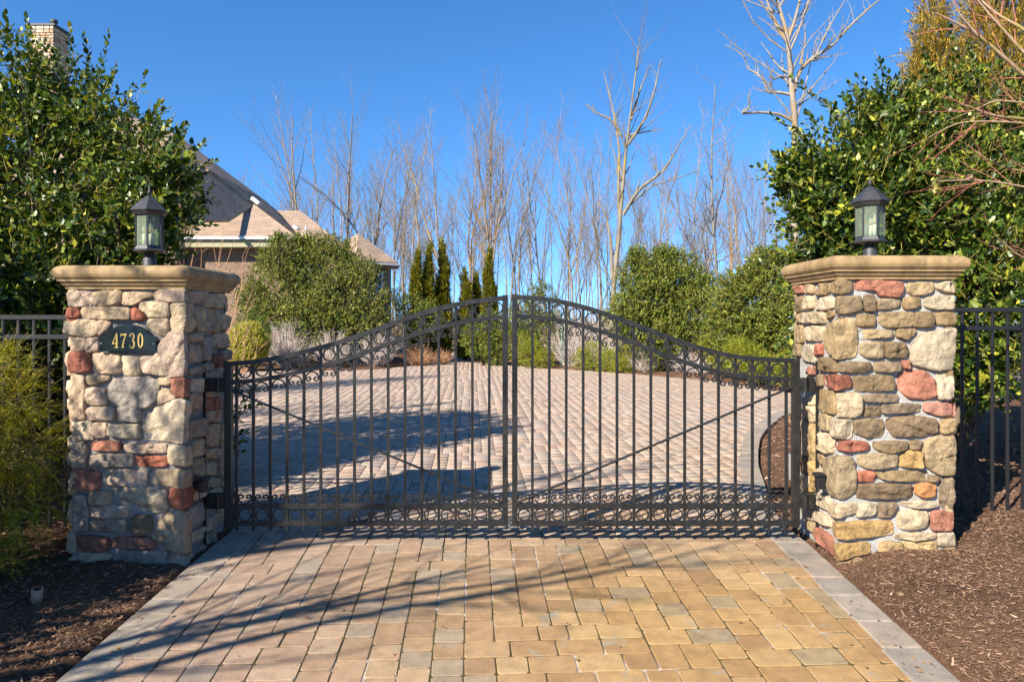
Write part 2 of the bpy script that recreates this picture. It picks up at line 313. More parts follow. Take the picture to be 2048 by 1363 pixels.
drive = empty('driveway', (0, 4, -0.07), 'x', 'x'); del drive['label']; del drive['category']; drive['kind'] = 'structure'
U = 0.0775; ANG = math.radians(3.1)
ca, sa = math.cos(ANG), math.sin(ANG)
pieces = []
NX = 292; X0 = -11.2; Y0 = -4.0; NY = 545
hgt = np.zeros(NX + 4, dtype=int).tolist(); rr_ = random.Random(3)
import heapq
for row in range(NY):
    i = 0
    while i < NX:
        if hgt[i] > row: i += 1; continue
        j = i
        while j < NX and hgt[j] <= row: j += 1
        run = j - i
        while run > 0:
            if run == 1: hgt[i] = row + 1; i += 1; run = 0; break
            if run == 2: w = 2
            elif run == 3: w = 3
            elif run == 4: w = 2
            else: w = rr_.choice((2, 2, 3))
            h = 2 if w == 3 else rr_.choice((2, 2, 3))
            for q in range(i, i + w): hgt[q] = row + h
            pieces.append((i, row, w, h)); i += w; run -= w
pa = np.array(pieces, float)
cxl = X0 + (pa[:, 0] + pa[:, 2] / 2) * U; cyl = Y0 + (pa[:, 1] + pa[:, 3] / 2) * U
wx = cxl * ca - cyl * sa; wy = cxl * sa + cyl * ca
dd = sdf(wx, wy); keep = (dd < -0.13) & (wy > -2.5)
pa = pa[keep]; wx = wx[keep]; wy = wy[keep]
zc = gz(wy); depth = np.maximum(wy, 0.1)
ppx = CX + wx / depth * F; ppy = HY + (H - zc) / depth * F
vis = (ppx > -40) & (ppx < 2090) & (ppy < 1400) & (wy > 1)
order = np.argsort(np.where(vis, wy, 1e6)); single = set(order[:290].tolist())
def paver_col(x, y):
    r = rr_.random()
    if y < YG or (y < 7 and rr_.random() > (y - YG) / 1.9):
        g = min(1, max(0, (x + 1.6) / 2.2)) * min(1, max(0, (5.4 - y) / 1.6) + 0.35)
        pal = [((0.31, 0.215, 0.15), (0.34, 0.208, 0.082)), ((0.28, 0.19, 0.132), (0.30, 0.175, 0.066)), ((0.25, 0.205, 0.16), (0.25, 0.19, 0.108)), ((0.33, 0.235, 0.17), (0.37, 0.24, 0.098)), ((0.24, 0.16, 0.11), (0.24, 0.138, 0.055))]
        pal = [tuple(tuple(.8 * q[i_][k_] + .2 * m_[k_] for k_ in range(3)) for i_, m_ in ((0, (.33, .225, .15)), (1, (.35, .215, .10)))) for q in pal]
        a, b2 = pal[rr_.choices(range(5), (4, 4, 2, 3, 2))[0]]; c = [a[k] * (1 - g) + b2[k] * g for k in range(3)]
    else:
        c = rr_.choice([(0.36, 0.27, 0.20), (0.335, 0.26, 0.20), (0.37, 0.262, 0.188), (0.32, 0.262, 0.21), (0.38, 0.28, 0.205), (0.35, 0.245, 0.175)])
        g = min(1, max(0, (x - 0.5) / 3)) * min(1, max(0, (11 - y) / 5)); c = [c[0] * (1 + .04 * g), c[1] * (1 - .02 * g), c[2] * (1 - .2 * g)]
    f = 1 + rr_.uniform(-.07, .07); return tuple(min(.8, k * f) for k in c)
def paver_mesh(w, h, v):
    rj = random.Random(v * 17 + w * 3 + h); hw = w * U / 2 - 0.0038; hh = h * U / 2 - 0.0038; c = 0.010; ch = 0.0028
    def ring(off, z):
        a, b2 = hw - off, hh - off; cc = c + off * .3
        pts = [(-a + cc, -b2), (a - cc, -b2), (a, -b2 + cc), (a, b2 - cc), (a - cc, b2), (-a + cc, b2), (-a, b2 - cc), (-a, -b2 + cc)]
        return [(x + j[0], y + j[1], z) for (x, y), j in zip(pts, jit)]
    jit = [(rj.uniform(-.0022, .0022), rj.uniform(-.0022, .0022)) for _ in range(8)]
    V = ring(0, -0.03) + ring(0, -0.0030) + ring(ch * .35, -0.0010) + ring(ch, 0.0); Fc = []
    for k in range(3):
        for i in range(8): Fc.append((k * 8 + i, k * 8 + (i + 1) % 8, k * 8 + 8 + (i + 1) % 8, k * 8 + 8 + i))
    Fc.append(tuple(range(24, 32))); me = mesh_py('paver', V, Fc); me.materials.append(M['paver']); return me
PM = {(w, h): [paver_mesh(w, h, v) for v in range(5)] for w, h in ((2, 2), (3, 2), (2, 3))}
tmplC = np.array([(-1, -1), (1, -1), (1, 1), (-1, 1)], float)
VV = []; FF = []; CC = []; nv = 0
for k in range(len(pa)):
    x, y, w, h = wx[k], wy[k], int(pa[k, 2]), int(pa[k, 3]); col = paver_col(x, y); dz = rr_.uniform(-.0018, .0018)
    if k in single:
        o = bpy.data.objects.new('paver', PM[(w, h)][rr_.randrange(5)]); C.objects.link(o); o.parent = drive
        o.location = Vector((x, y, float(gz(y)) + dz)) - drive.location
        tilt = math.atan(SL) if y < YG else 0
        o.rotation_euler = (tilt + rr_.uniform(-.006, .006), rr_.uniform(-.006, .006), ANG + rr_.uniform(-.008, .008)); o.color = (*col, 1)
    else:
        hw = w * U / 2 - 0.0035; hh = h * U / 2 - 0.0035; chs = 0.003
        lo = tmplC * (hw, hh); hi = tmplC * (hw - chs, hh - chs); tl = rr_.uniform(-.003, .003)
        pts = np.concatenate([lo, lo, hi]); zz = np.array([-0.02] * 4 + [-0.003] * 4 + [0.0] * 4) + dz
        X = x + pts[:, 0] * ca - pts[:, 1] * sa; Y = y + pts[:, 0] * sa + pts[:, 1] * ca
        VV.append(np.stack([X, Y, zz + gz(Y) + tl * pts[:, 0] * 3], 1)); CC.append(np.tile(col, (12, 1)))
        f = [(8, 9, 10, 11)] + [(i, (i + 1) % 4, 8 + (i + 1) % 4, 8 + i) for i in (0, 1, 2, 3)]
        f = [(8, 9, 10, 11)] + [(4 + i, 4 + (i + 1) % 4, 8 + (i + 1) % 4, 8 + i) for i in range(4)] + [(i, (i + 1) % 4, 4 + (i + 1) % 4, 4 + i) for i in (0, 1, 3)]
        FF.append(np.array(f) + nv); nv += 12
me = mesh_np('paver', np.concatenate(VV), np.concatenate(FF), np.concatenate(CC))
child(drive, 'small_paver', me, M['paver_att'], kind='stuff')
# kerb stones along both edges
def kerb(line, width, y1, sgn):
    pts = [Vector((x, y)) for x, y in line if True]; L = [0]
    for a, b2 in zip(pts, pts[1:]): L.append(L[-1] + (b2 - a).length)
    def at(s):
        for i in range(len(pts) - 1):
            if s <= L[i + 1] or i == len(pts) - 2:
                t = (s - L[i]) / (L[i + 1] - L[i]); return pts[i].lerp(pts[i + 1], t)
    def nrm(s): d = (at(min(s + .25, L[-1] - .01)) - at(max(s - .25, 0))).normalized(); return Vector((-d.y, d.x)) * sgn
    s = 6.0
    while s < L[-1] - .4:
        ln = rr_.uniform(.17, .33); a, b2 = at(s + .003), at(s + ln - .003)
        na, nb = nrm(s), nrm(s + ln); w = width + rr_.uniform(-.012, .012)
        q = [a, b2, b2 + nb * w, a + na * w]; c0 = sum(q, Vector((0, 0))) / 4
        if (q[1] - q[0]).cross(q[2] - q[0]) < 0: q = q[::-1]
        V = []; topz = 0.006 + rr_.uniform(-.001, .002)
        for off, z in ((0, -.06), (0, topz - .009), (.0035, topz - .003), (.010, topz)):
            n4 = len(q)
            for i in range(4):
                v = q[i]; d1 = (q[(i + 1) % 4] - v).normalized(); d0 = (q[i - 1] - v).normalized(); pos = v + (d1 + d0) * off
                for e, dd_ in ((0, d0), (1, d1)):
                    pp = pos + dd_ * .008; V.append((pp.x, pp.y, float(gz(pp.y)) + z))
        Fc = [(k * 8 + i, k * 8 + (i + 1) % 8, k * 8 + 8 + (i + 1) % 8, k * 8 + 8 + i) for k in range(3) for i in range(8)] + [tuple(range(24, 32))]
        me = mesh_py('kerb_stone', V, Fc); o = child(drive, 'kerb_stone', me, M['paver'])
        o.color = (*rr_.choice([(0.27, 0.225, 0.175), (0.24, 0.205, 0.165), (0.29, 0.235, 0.18), (0.27, 0.215, 0.165)]), 1); s += ln
        if c0.y > y1: break
kerb(RIGHT, 0.215, 13.5, 1); kerb(LEFT, 0.205, 9.8, -1)

# loose bark on the beds
def chips(name, n, xr, yr, size, dens=None):
    x = RN.uniform(*xr, n); y = yr[0] + (yr[1] - yr[0]) * RN.rand(n) ** 1.3; d = sdf(x, y); k = d > 0.035; x, y = x[k], y[k]; n = len(x)
    z = bedz(x, y) + RN.uniform(0.0, 0.012, n); L = size * RN.uniform(.35, 1.5, n) * (1 + .6 * (RN.rand(n) > .93)); W = L * RN.uniform(.10, .3, n); T = W * .35
    th = RN.uniform(0, math.pi, n); ti = RN.normal(0, .22, n); a = np.stack([np.cos(th) * np.cos(ti), np.sin(th) * np.cos(ti), np.sin(ti)], 1)
    up = norm(np.stack([RN.normal(0, .35, n), RN.normal(0, .35, n), np.ones(n)], 1)); b2 = norm(np.cross(up, a)); c = np.cross(a, b2)
    t = np.array([(-.5, -.5, 0), (.5, -.3, 0), (.5, .3, 0), (-.5, .5, 0), (-.42, -.3, 1), (.4, -.2, 1), (.38, .2, 1), (-.45, .3, 1)])
    V = np.stack([x, y, z], 1)[:, None] + t[None, :, 0:1] * (L[:, None] * a)[:, None] + t[None, :, 1:2] * (W[:, None] * b2)[:, None] + t[None, :, 2:3] * (T[:, None] * c)[:, None]
    f = np.array([(4, 5, 6, 7), (0, 1, 5, 4), (1, 2, 6, 5), (2, 3, 7, 6), (3, 0, 4, 7)]); Fq = (np.arange(n)[:, None, None] * 8 + f[None]).reshape(-1, 4)
    base = np.array([(0.17, .095, .056), (.22, .13, .078), (.11, .060, .035), (.28, .175, .11), (.14, .078, .046), (.38, .27, .17)])[RN.choice(6, n, p=(.3, .26, .2, .12, .10, .02))] * RN.uniform(.75, 1.25, (n, 1))
    o = link(name, mesh_np(name, V.reshape(-1, 3), Fq, np.repeat(base, 8, 0)), M['chips'], kind='stuff'); return o
chips('mulch_chips', 48000, (2.05, 4.9), (2.6, 6.2), .021)
chips('mulch_chips', 24000, (-4.4, -2.05), (3.0, 6.0), .021)
chips('mulch_chips', 9000, (2.0, 7.0), (6.0, 13.0), .05)

# ------------------------------------------------------------------ stone pillars
YF = 4.75; PW = 0.758; PD = 0.762
XL, XR = -2.12, 2.104
class Face:
    def __init__(s, xc, sg, cpx): s.xc, s.sg, s.cpx = xc, sg, cpx
    def px(s, x, y):                                # photograph -> unwrapped wall coordinates (s, z)
        onfront = (x < s.cpx) if s.sg < 0 else (x > s.cpx)
        if onfront: return (abs((x - s.cpx)) / F * YF, H + (HY - y) / F * YF)
        Y = s.xc * F / (x - CX); return (-(Y - YF) if abs(x - s.cpx) > .5 else 0.0, H + (HY - y) / F * Y)
    def to3(s, p):                                  # (s, z, d) -> world
        u, z, d = p; e = 0.014; w2 = min(1, max(0, (u + e) / e)); w1 = min(1, max(0, (e - u) / e))
        if u > PW: return (s.xc + s.sg * (PW) , YF - d, z) if False else (s.xc + s.sg * u, YF - d * w2, z)
        return (s.xc + s.sg * max(u, 0) - s.sg * d * w1, YF + max(-u, 0) - d * w2, z)
def chaikin(p, it=2):
    for k_ in range(it):
        q = []; r = (0.07, 0.22)[k_]
        for i in range(len(p)):
            a, b2 = p[i], p[(i + 1) % len(p)]
            q.append((a[0] + (b2[0] - a[0]) * r, a[1] + (b2[1] - a[1]) * r)); q.append((a[0] + (b2[0] - a[0]) * (1 - r), a[1] + (b2[1] - a[1]) * (1 - r)))
        p = q
    return p
def resample(p, n):
    P2 = np.array(p + [p[0]]); sl = np.r_[0, np.cumsum(np.linalg.norm(np.diff(P2, axis=0), axis=1))]; t = np.linspace(0, sl[-1], n, endpoint=False)
    return np.stack([np.interp(t, sl, P2[:, 0]), np.interp(t, sl, P2[:, 1])], 1)
def stone_bm(poly, rnd, prot=0.012, lo_n=None, grow_=0.0):
    """poly in metres (s,z); returns bmesh in (s,z,d)"""
    per = sum(math.dist(poly[i], poly[(i + 1) % len(poly)]) for i in range(len(poly)))
    n = lo_n or int(min(56, max(26, per / 0.016))); o = resample(chaikin(poly), n); c = o.mean(0); sd_ = rnd.uniform(0, 100)
    d0 = o - c; R0 = np.linalg.norm(d0, axis=1); o = o + d0 / R0[:, None] * grow_; d0 = o - c; R0 = np.linalg.norm(d0, axis=1)
    for i in range(n):
        o[i] += d0[i] / R0[i] * (0.006 * noise.noise(Vector((o[i][0] * 45, o[i][1] * 45, sd_))) + .003 * noise.noise(Vector((o[i][0] * 110, o[i][1] * 110, sd_))))
    d0 = o - c; R0 = np.linalg.norm(d0, axis=1); Rm = R0.min()
    tx, tz = rnd.uniform(-.06, .06), rnd.uniform(-.07, .05); bl = rnd.uniform(.4, 1.0)
    ext = R0.mean(); pls = [(rnd.uniform(0, 6.28), rnd.uniform(.10, .38), rnd.uniform(.15, .75) * ext) for _ in range(5)]
    crack = rnd.random() < .6; can = rnd.uniform(0, math.pi); coff = rnd.uniform(-.03, .03); cst = rnd.choice((-1, 1)) * rnd.uniform(.006, .012)
    bm = bmesh.new(); rings = []
    spec = [(0, -.055), (0, -.014), (.0025, -.003), (.007, .004)]
    for off, dep in spec:
        f = np.maximum(.5, 1 - off / R0); rings.append([(c[0] + d0[i][0] * f[i], c[1] + d0[i][1] * f[i], dep) for i in range(n)])
    f0 = np.maximum(.5, 1 - .007 / R0)
    for sc in (.90, .76, .60, .42, .22, .08):
        rings.append([(c[0] + d0[i][0] * f0[i] * sc, c[1] + d0[i][1] * f0[i] * sc, .006) for i in range(n)])
    VR = []
    for k, rg in enumerate(rings):
        row = []
        for (x, z, d) in rg:
            if k >= 2:
                w = min(1, (k - 1) / 2.0); q = Vector((x * 13, z * 13, sd_)); nz = noise.noise(q) * .016 + noise.noise(q * 2.6) * .008 + abs(noise.noise(q * 1.3 + Vector((9, 9, 9)))) * -.014
                nz += -sum(max(0.0, ((x - c[0]) * math.cos(a_) + (z - c[1]) * math.sin(a_) - o_) * s_) for a_, s_, o_ in pls) * .6
                d += w * (prot * bl * .8 + nz * .9 + (x - c[0]) * tx + (z - c[1]) * tz)
                if crack:
                    t = (x - c[0]) * math.cos(can) + (z - c[1]) * math.sin(can) + coff + .012 * noise.noise(q * 1.7)
                    if t > 0: d += w * cst
            row.append(bm.verts.new((x, z, d)))
        VR.append(row)
    for a, b2 in zip(VR, VR[1:]):
        for i in range(n): bm.faces.new((a[i], a[(i + 1) % n], b2[(i + 1) % n], b2[i]))
    bm.faces.new(VR[-1]); return bm
def stone(face, poly, col, root, rnd, name='stone', prot=.012):
    bm = stone_bm(poly, rnd, prot, None, .0085 if face.sg < 0 else .0085); ss = [p[0] for p in poly]
    if min(ss) < 0 < max(ss):
        for e in (-.014, -.006, 0.0, .006, .014):
            bmesh.ops.bisect_plane(bm, geom=bm.verts[:] + bm.edges[:] + bm.faces[:], plane_co=(e, 0, 0), plane_no=(1, 0, 0))
    for v in bm.verts: v.co = face.to3(v.co)
    o = bm_obj(name, bm, M['stone'], root, smooth=True); o.color = (*col, 1); return o
RED = [(0.30, 0.10, 0.058), (0.25, 0.088, 0.052), (0.33, 0.135, 0.082), (0.29, 0.12, 0.075)]
TANL = [(0.46, 0.345, 0.215), (0.41, 0.295, 0.18), (0.48, 0.375, 0.245), (0.34, 0.245, 0.15), (0.44, 0.31, 0.20), (0.42, 0.305, 0.215)]
TANR = [(0.29, 0.20, 0.10), (0.25, 0.17, 0.083), (0.215, 0.145, 0.075), (0.32, 0.23, 0.125), (0.27, 0.20, 0.115), (0.20, 0.14, 0.078)]
PALE = [(0.39, 0.31, 0.205), (0.41, 0.315, 0.195)]; GOLD = [(0.36, 0.225, 0.085), (0.38, 0.26, 0.12)]; ORNG = [(0.36, 0.165, 0.06)]
A = lambda p: [(80 + x / 4.26, 500 + y / 4.26) for x, y in p]
B = lambda p: [(80 + x / 4.01, 820 + y / 4.01) for x, y in p]
Cc = lambda p: [(1550 + x / 4.259, 480 + y / 4.259) for x, y in p]
D = lambda p: [(1550 + x / 4.01, 790 + y / 4.01) for x, y in p]
def rc(x0, y0, x1, y1): return [(x0, y0), (x1, y0), (x1, y1), (x0, y1)]
LA = [  # left pillar, front and corner stones, upper view
 ('t', [(240,340),(430,345),(420,480),(240,480)]), ('t', [(445,350),(560,335),(695,345),(695,445),(640,465),(520,480),(450,470)]), ('t', [(710,360),(960,365),(950,395),(860,430),(800,470),(715,465)]),
 ('t', [(975,335),(1262,332),(1262,440),(1060,438),(975,415)]), ('r', [(225,495),(325,490),(330,570),(225,575)]), ('t', [(345,490),(540,485),(765,490),(770,590),(600,590),(345,575)]), ('r', [(780,490),(820,485),(885,560),(880,595),(778,590)]),
 ('p', [(830,470),(890,440),(1085,450),(1100,520),(1085,570),(920,570),(900,525),(850,515)]), ('p', [(1115,455),(1290,462),(1310,690),(1120,690),(1115,600)]), ('t', [(200,600),(300,590),(465,600),(475,720),(380,740),(205,700)]), ('t', [(482,600),(590,605),(575,680),(510,720),(485,710)]),
 ('t', [(920,590),(1085,585),(1085,700),(1040,735),(960,680),(905,650)]), ('t', [(265,740),(375,735),(380,850),(260,860)]), ('t', [(388,760),(480,750),(500,790),(495,860),(400,870)]),
 ('t', [(1110,700),(1150,690),(1272,700),(1272,1065),(1080,1075),(875,1040),(870,960),(872,900),(985,900),(1000,830)]), ('r', rc(235,870,420,1036)), ('t', [(445,880),(680,875),(685,1055),(460,1040)]), ('t', [(700,890),(855,895),(860,1065),(705,1060)]),
 ('t', [(250,1065),(370,1075),(388,1160),(372,1300),(375,1430),(255,1455)]), ('t', [(392,1070),(590,1075),(580,1110),(420,1150)]), ('t', [(400,1175),(560,1180),(570,1320),(400,1310)]), ('g', [(620,1100),(780,1085),(980,1090),(1000,1170),(980,1290),(900,1340),(700,1340),(590,1270),(580,1180)]),
 ('t', [(1010,1090),(1110,1080),(1115,1140),(1015,1150)]), ('r', [(1130,1095),(1292,1095),(1280,1235),(1160,1245),(1120,1210)]), ('t', [(1010,1200),(1060,1180),(1130,1240),(1160,1262),(995,1320)])]
LB = [('t', [(820,30),(900,-35),(1050,-80),(1150,-85),(1205,-60),(1205,245),(1150,265),(1000,245),(830,225),(822,100)]),
 ('t', rc(378,-20,595,78)), ('g', rc(618,-22,798,93)), ('t', rc(262,97,415,235)), ('t', rc(428,105,520,218)), ('p', [(550,120),(795,115),(790,235),(545,205)]), ('g', [(240,265),(370,260),(365,460),(250,465)]), ('r', [(410,255),(640,255),(635,328),(410,320)]),
 ('t', [(680,272),(1003,275),(1003,345),(790,340),(680,325)]), ('p', [(1020,285),(1238,280),(1238,430),(1030,430)]), ('g', rc(407,356,742,453)), ('r', [(775,370),(1015,375),(1010,450),(780,450)]), ('r', [(258,488),(465,490),(470,635),(258,638)]),
 ('t', [(505,480),(845,480),(840,610),(510,600)]), ('t', [(878,480),(1222,458),(1222,610),(878,592)]), ('g', [(270,680),(370,685),(385,970),(275,975)]), ('t', rc(392,655,552,757)), ('t', [(590,640),(700,615),(1010,630),(1010,810),(900,825),(740,720),(600,690)]),
 ('r', [(1040,620),(1232,615),(1228,770),(1155,795),(1040,780)]), ('t', [(405,775),(660,770),(695,800),(680,865),(405,857)]), ('g', [(395,880),(690,875),(690,980),(400,970)]), ('b', [(727,850),(885,850),(880,990),(730,1000)]),
 ('t', [(895,930),(960,870),(1030,815),(1195,800),(1200,1120),(1155,1140),(1060,1130),(930,1080),(892,1000)]), ('r', [(245,1010),(545,1020),(550,1125),(250,1130)]), ('r', [(580,1020),(860,1020),(920,1060),(920,1105),(580,1105)]),
 ('t', [(265,1150),(598,1150),(560,1190),(400,1215),(260,1260)]), ('g', [(650,1125),(1020,1130),(1025,1290),(850,1280),(620,1210)]), ('t', [(1040,1165),(1230,1140),(1240,1260),(1150,1290),(1050,1290)])]
LS = [A(rc(1278,350,1440,450)), A([(1460,370),(1590,375),(1595,495),(1425,480)]), A([(1330,480),(1412,500),(1410,690),(1340,680)]), A(rc(1424,510,1540,695)), A([(1555,540),(1612,570),(1605,680),(1555,670)]), A(rc(1288,708,1378,775)), A(rc(1288,808,1378,950)), A(rc(1390,742,1480,930)), A(rc(1500,710,1600,830)),
 A(rc(1487,890,1545,990)), A(rc(1552,850,1622,935)), A([(1282,1000),(1440,960),(1475,960),(1470,1020),(1282,1060)]), A(rc(1425,1038,1505,1105)), A(rc(1302,1095,1400,1205)), A(rc(1282,1220,1395,1340)), A(rc(1412,1200,1520,1250)), A(rc(1430,1262,1530,1355)),
 B([(1215,80),(1335,60),(1330,200),(1215,220)]), B([(1242,240),(1325,225),(1330,350),(1242,370)]), B([(1242,400),(1320,380),(1340,460),(1320,540),(1245,520)]), B([(1285,590),(1330,565),(1335,680),(1250,720),(1240,660)]), B(rc(1362,0,1470,90)), B(rc(1362,112,1450,280)), B(rc(1355,310,1450,385)), B(rc(1355,420,1430,515)),
 B(rc(1355,545,1440,615)), B([(1205,800),(1330,715),(1330,860),(1220,945)]), B([(1212,990),(1335,920),(1340,1000),(1212,1075)]), B([(1350,870),(1430,820),(1430,930),(1350,970)]), B([(1345,1010),(1425,950),(1425,1030),(1345,1090)]), B([(1245,1130),(1340,1060),(1340,1150),(1245,1230)]), B([(1355,650),(1470,600),(1470,700),(1355,800)]), B(rc(1445,300,1500,460)), B(rc(1445,480,1500,600)), B(rc(1465,100,1510,290)), B([(1440,740),(1500,700),(1500,850),(1440,900)])]
RC_ = [('t', [(475,355),(560,335),(655,345),(655,430),(560,465),(470,430)]), ('r', [(690,345),(820,340),(1090,355),(1085,440),(1050,490),(880,465),(870,430),(690,420)]), ('t', [(1140,365),(1350,360),(1360,430),(1290,460),(1180,475),(1135,440)]), ('p', [(1390,370),(1525,350),(1525,445),(1460,440),(1380,410)]),
 ('t', [(505,485),(730,480),(740,590),(700,610),(540,630),(500,600)]), ('b', rc(765,475,852,605)), ('t', [(880,505),(1060,505),(1060,570),(870,595)]), ('t', [(1095,495),(1235,495),(1240,570),(1100,590)]), ('p', [(1290,490),(1525,470),(1525,590),(1380,590),(1275,570)]),
 ('t', [(700,635),(855,635),(850,730),(710,735)]), ('t', [(900,620),(1180,615),(1190,700),(1150,740),(950,745),(895,700)]), ('b', [(1202,620),(1340,615),(1355,680),(1330,740),(1172,735),(1200,690)]), ('t', rc(1378,618,1530,718)),
 ('t', [(415,740),(560,650),(620,645),(690,700),(700,860),(690,990),(520,1015),(460,960),(400,900)]), ('t', [(720,765),(1000,765),(1000,825),(720,842)]), ('t', [(1045,760),(1200,760),(1190,810),(1120,850),(1040,820)]), ('p', [(1250,800),(1540,745),(1535,900),(1510,1100),(1380,1110),(1160,1060),(1165,900)]),
 ('t', [(740,880),(920,865),(930,1000),(800,1010),(725,960)]), ('b', [(937,870),(1110,880),(1135,950),(1100,1000),(947,1000)]), ('t', [(525,1045),(815,1040),(810,1110),(740,1130),(530,1120)]), ('b', [(855,1040),(1075,1040),(1070,1115),(850,1125)]), ('r', rc(1092,1030,1142,1088)),
 ('r', [(400,1150),(640,1150),(650,1250),(540,1280),(410,1240)]), ('b', [(670,1160),(1010,1155),(1015,1280),(680,1285)]), ('r', [(1060,1140),(1160,1110),(1280,1120),(1360,1190),(1370,1330),(1290,1355),(1130,1340),(1055,1260)]), ('p', [(1390,1135),(1515,1130),(1525,1350),(1390,1355)])]
RD = [('p', [(485,-15),(690,-15),(690,150),(620,180),(485,165)]), ('b', rc(715,-5,985,55)), ('b', rc(715,92,842,168)), ('b', [(860,75),(1170,70),(1155,135),(860,150)]), ('k', [(1200,65),(1445,60),(1450,160),(1340,170),(1205,130)]), ('p', [(440,190),(615,195),(615,340),(560,350),(440,320)]),
 ('t', [(645,200),(860,195),(880,260),(850,330),(740,340),(640,300)]), ('b', [(905,190),(1080,165),(1290,190),(1295,300),(1180,330),(960,335),(905,260)]), ('t', rc(1332,196,1455,308)), ('r', [(470,365),(740,370),(765,440),(620,455),(465,410)]), ('b', [(795,375),(1060,370),(1060,430),(920,470),(800,430)]),
 ('b', [(1090,370),(1180,370),(1160,440),(1095,430)]), ('t', [(1200,380),(1300,330),(1450,335),(1445,640),(1330,640),(1220,580),(1185,450)]), ('t', [(680,480),(860,470),(985,480),(970,570),(850,590),(740,590),(670,550)]), ('g', [(1005,455),(1165,450),(1175,585),(1005,575)]),
 ('t', [(380,510),(450,490),(600,490),(640,540),(650,770),(560,830),(440,790),(370,700)]), ('r', [(670,620),(800,615),(795,690),(670,690)]), ('t', [(815,615),(1220,610),(1225,690),(900,685),(820,650)]), ('b', rc(1238,655,1305,690)), ('b', rc(665,712,1095,830)), ('o', [(1130,715),(1290,710),(1290,810),(1200,825),(1130,790)]),
 ('b', [(1330,680),(1380,665),(1435,670),(1430,910),(1330,890)]), ('p', [(440,865),(665,865),(665,940),(520,985),(440,950)]), ('p', [(677,870),(810,880),(815,940),(760,970),(655,975)]), ('b', [(840,860),(980,865),(955,975),(835,980)]), ('p', [(990,855),(1200,850),(1310,870),(1300,900),(1120,905),(1010,880)]),
 ('p', [(1000,940),(1215,930),(1215,1060),(1060,1080),(995,1060)]), ('r', rc(1258,935,1430,1085)), ('g', [(455,1005),(940,1005),(945,1120),(620,1150),(455,1125)]), ('p', [(980,1110),(1290,1105),(1290,1150),(1120,1165),(970,1150)]), ('p', rc(1313,1108,1440,1210)), ('g', [(460,1185),(760,1180),(765,1270),(600,1300),(462,1325)]),
 ('g', rc(845,1183,1020,1300)), ('g', [(1035,1180),(1300,1175),(1300,1280),(1040,1290)]), ('t', [(480,1345),(800,1290),(820,1380),(490,1400)])]
RS = [('r', Cc(rc(165,390,235,450))), ('t', Cc(rc(246,382,312,452))), ('t', Cc([(320,380),(462,365),(460,440),(400,465),(325,465)])), ('t', Cc([(165,485),(225,480),(220,600),(165,615)])), ('p', Cc([(235,485),(320,480),(315,580),(240,590)])), ('p', Cc([(332,500),(490,485),(490,575),(400,600),(335,585)])), ('t', Cc(rc(168,635,222,700))), ('p', Cc([(235,620),(415,610),(425,710),(235,705)])),
 ('t', Cc([(422,605),(492,605),(490,640),(440,675)])), ('t', Cc(rc(165,732,230,870))), ('p', Cc([(245,740),(395,735),(385,860),(255,850)])), ('t', Cc(rc(155,890,203,983))), ('p', Cc([(215,900),(335,890),(345,1050),(215,1010)])), ('r', Cc(rc(347,890,388,975))), ('t', Cc([(365,1000),(505,1010),(508,1125),(372,1110)])), ('r', Cc(rc(267,1078,345,1140))), ('t', Cc(rc(357,1148,393,1240))),
 ('t', D([(342,-45),(470,-35),(472,150),(345,130)])), ('t', D([(345,150),(432,160),(430,290),(345,260)])), ('p', D([(340,300),(450,315),(452,455),(400,465),(340,420)])), ('t', D([(338,470),(370,482),(368,555),(338,545)])), ('p', D(rc(333,590,368,730))), ('p', D([(335,775),(432,825),(430,930),(335,880)])), ('p', D([(332,930),(440,985),(440,1060),(332,1005)])), ('r', D([(328,1055),(445,1140),(450,1290),(328,1150)])),
 ('p', D(rc(278,0,320,75))), ('p', D(rc(275,90,320,215))), ('g', D(rc(272,228,320,515))), ('g', D(rc(272,530,320,690))), ('g', D(rc(268,702,320,770))), ('p', D(rc(192,20,262,180))), ('p', D(rc(192,195,262,480))), ('t', D(rc(192,495,262,620))), ('p', D(rc(192,640,262,770))), ('t', D(rc(200,800,320,890))), ('p', D([(215,905),(320,920),(320,1010),(225,980)])), ('t', D([(240,1000),(320,1030),(322,1110),(250,1060)]))]
rs = random.Random(21)
def colr(k, right):
    b0 = {'t': TANR if right else TANL, 'r': RED, 'p': PALE, 'g': GOLD if right else [(0.27, 0.225, 0.18), (0.30, 0.235, 0.17)], 'b': [(0.19, 0.13, 0.068), (0.17, 0.115, 0.065), (0.21, 0.15, 0.092)], 'k': [(0.38, 0.18, 0.125)], 'o': ORNG}[k]
    c = rs.choice(b0); f = rs.uniform(.88, 1.12); return tuple(min(.8, q * f) for q in c)
def clampz(poly, zmax): return [(s_, min(z, zmax)) for s_, z in poly]
def cap_profile(W, top, zt):
    pr = [(-0.30, 0), (0.018, 0), (0.036, -.006), (0.052, -.018), (0.061, -.036), (0.063, -.054), (0.058, -.072), (0.047, -.086), (0.040, -.090), (0.040, -.102), (0.028, -.104), (0.026, -.114), (0.018, -.128), (0.006, -.138), (0.004, -.152), (-.08, -.153)]
    return [(W + o, zt + z) for o, z in pr]
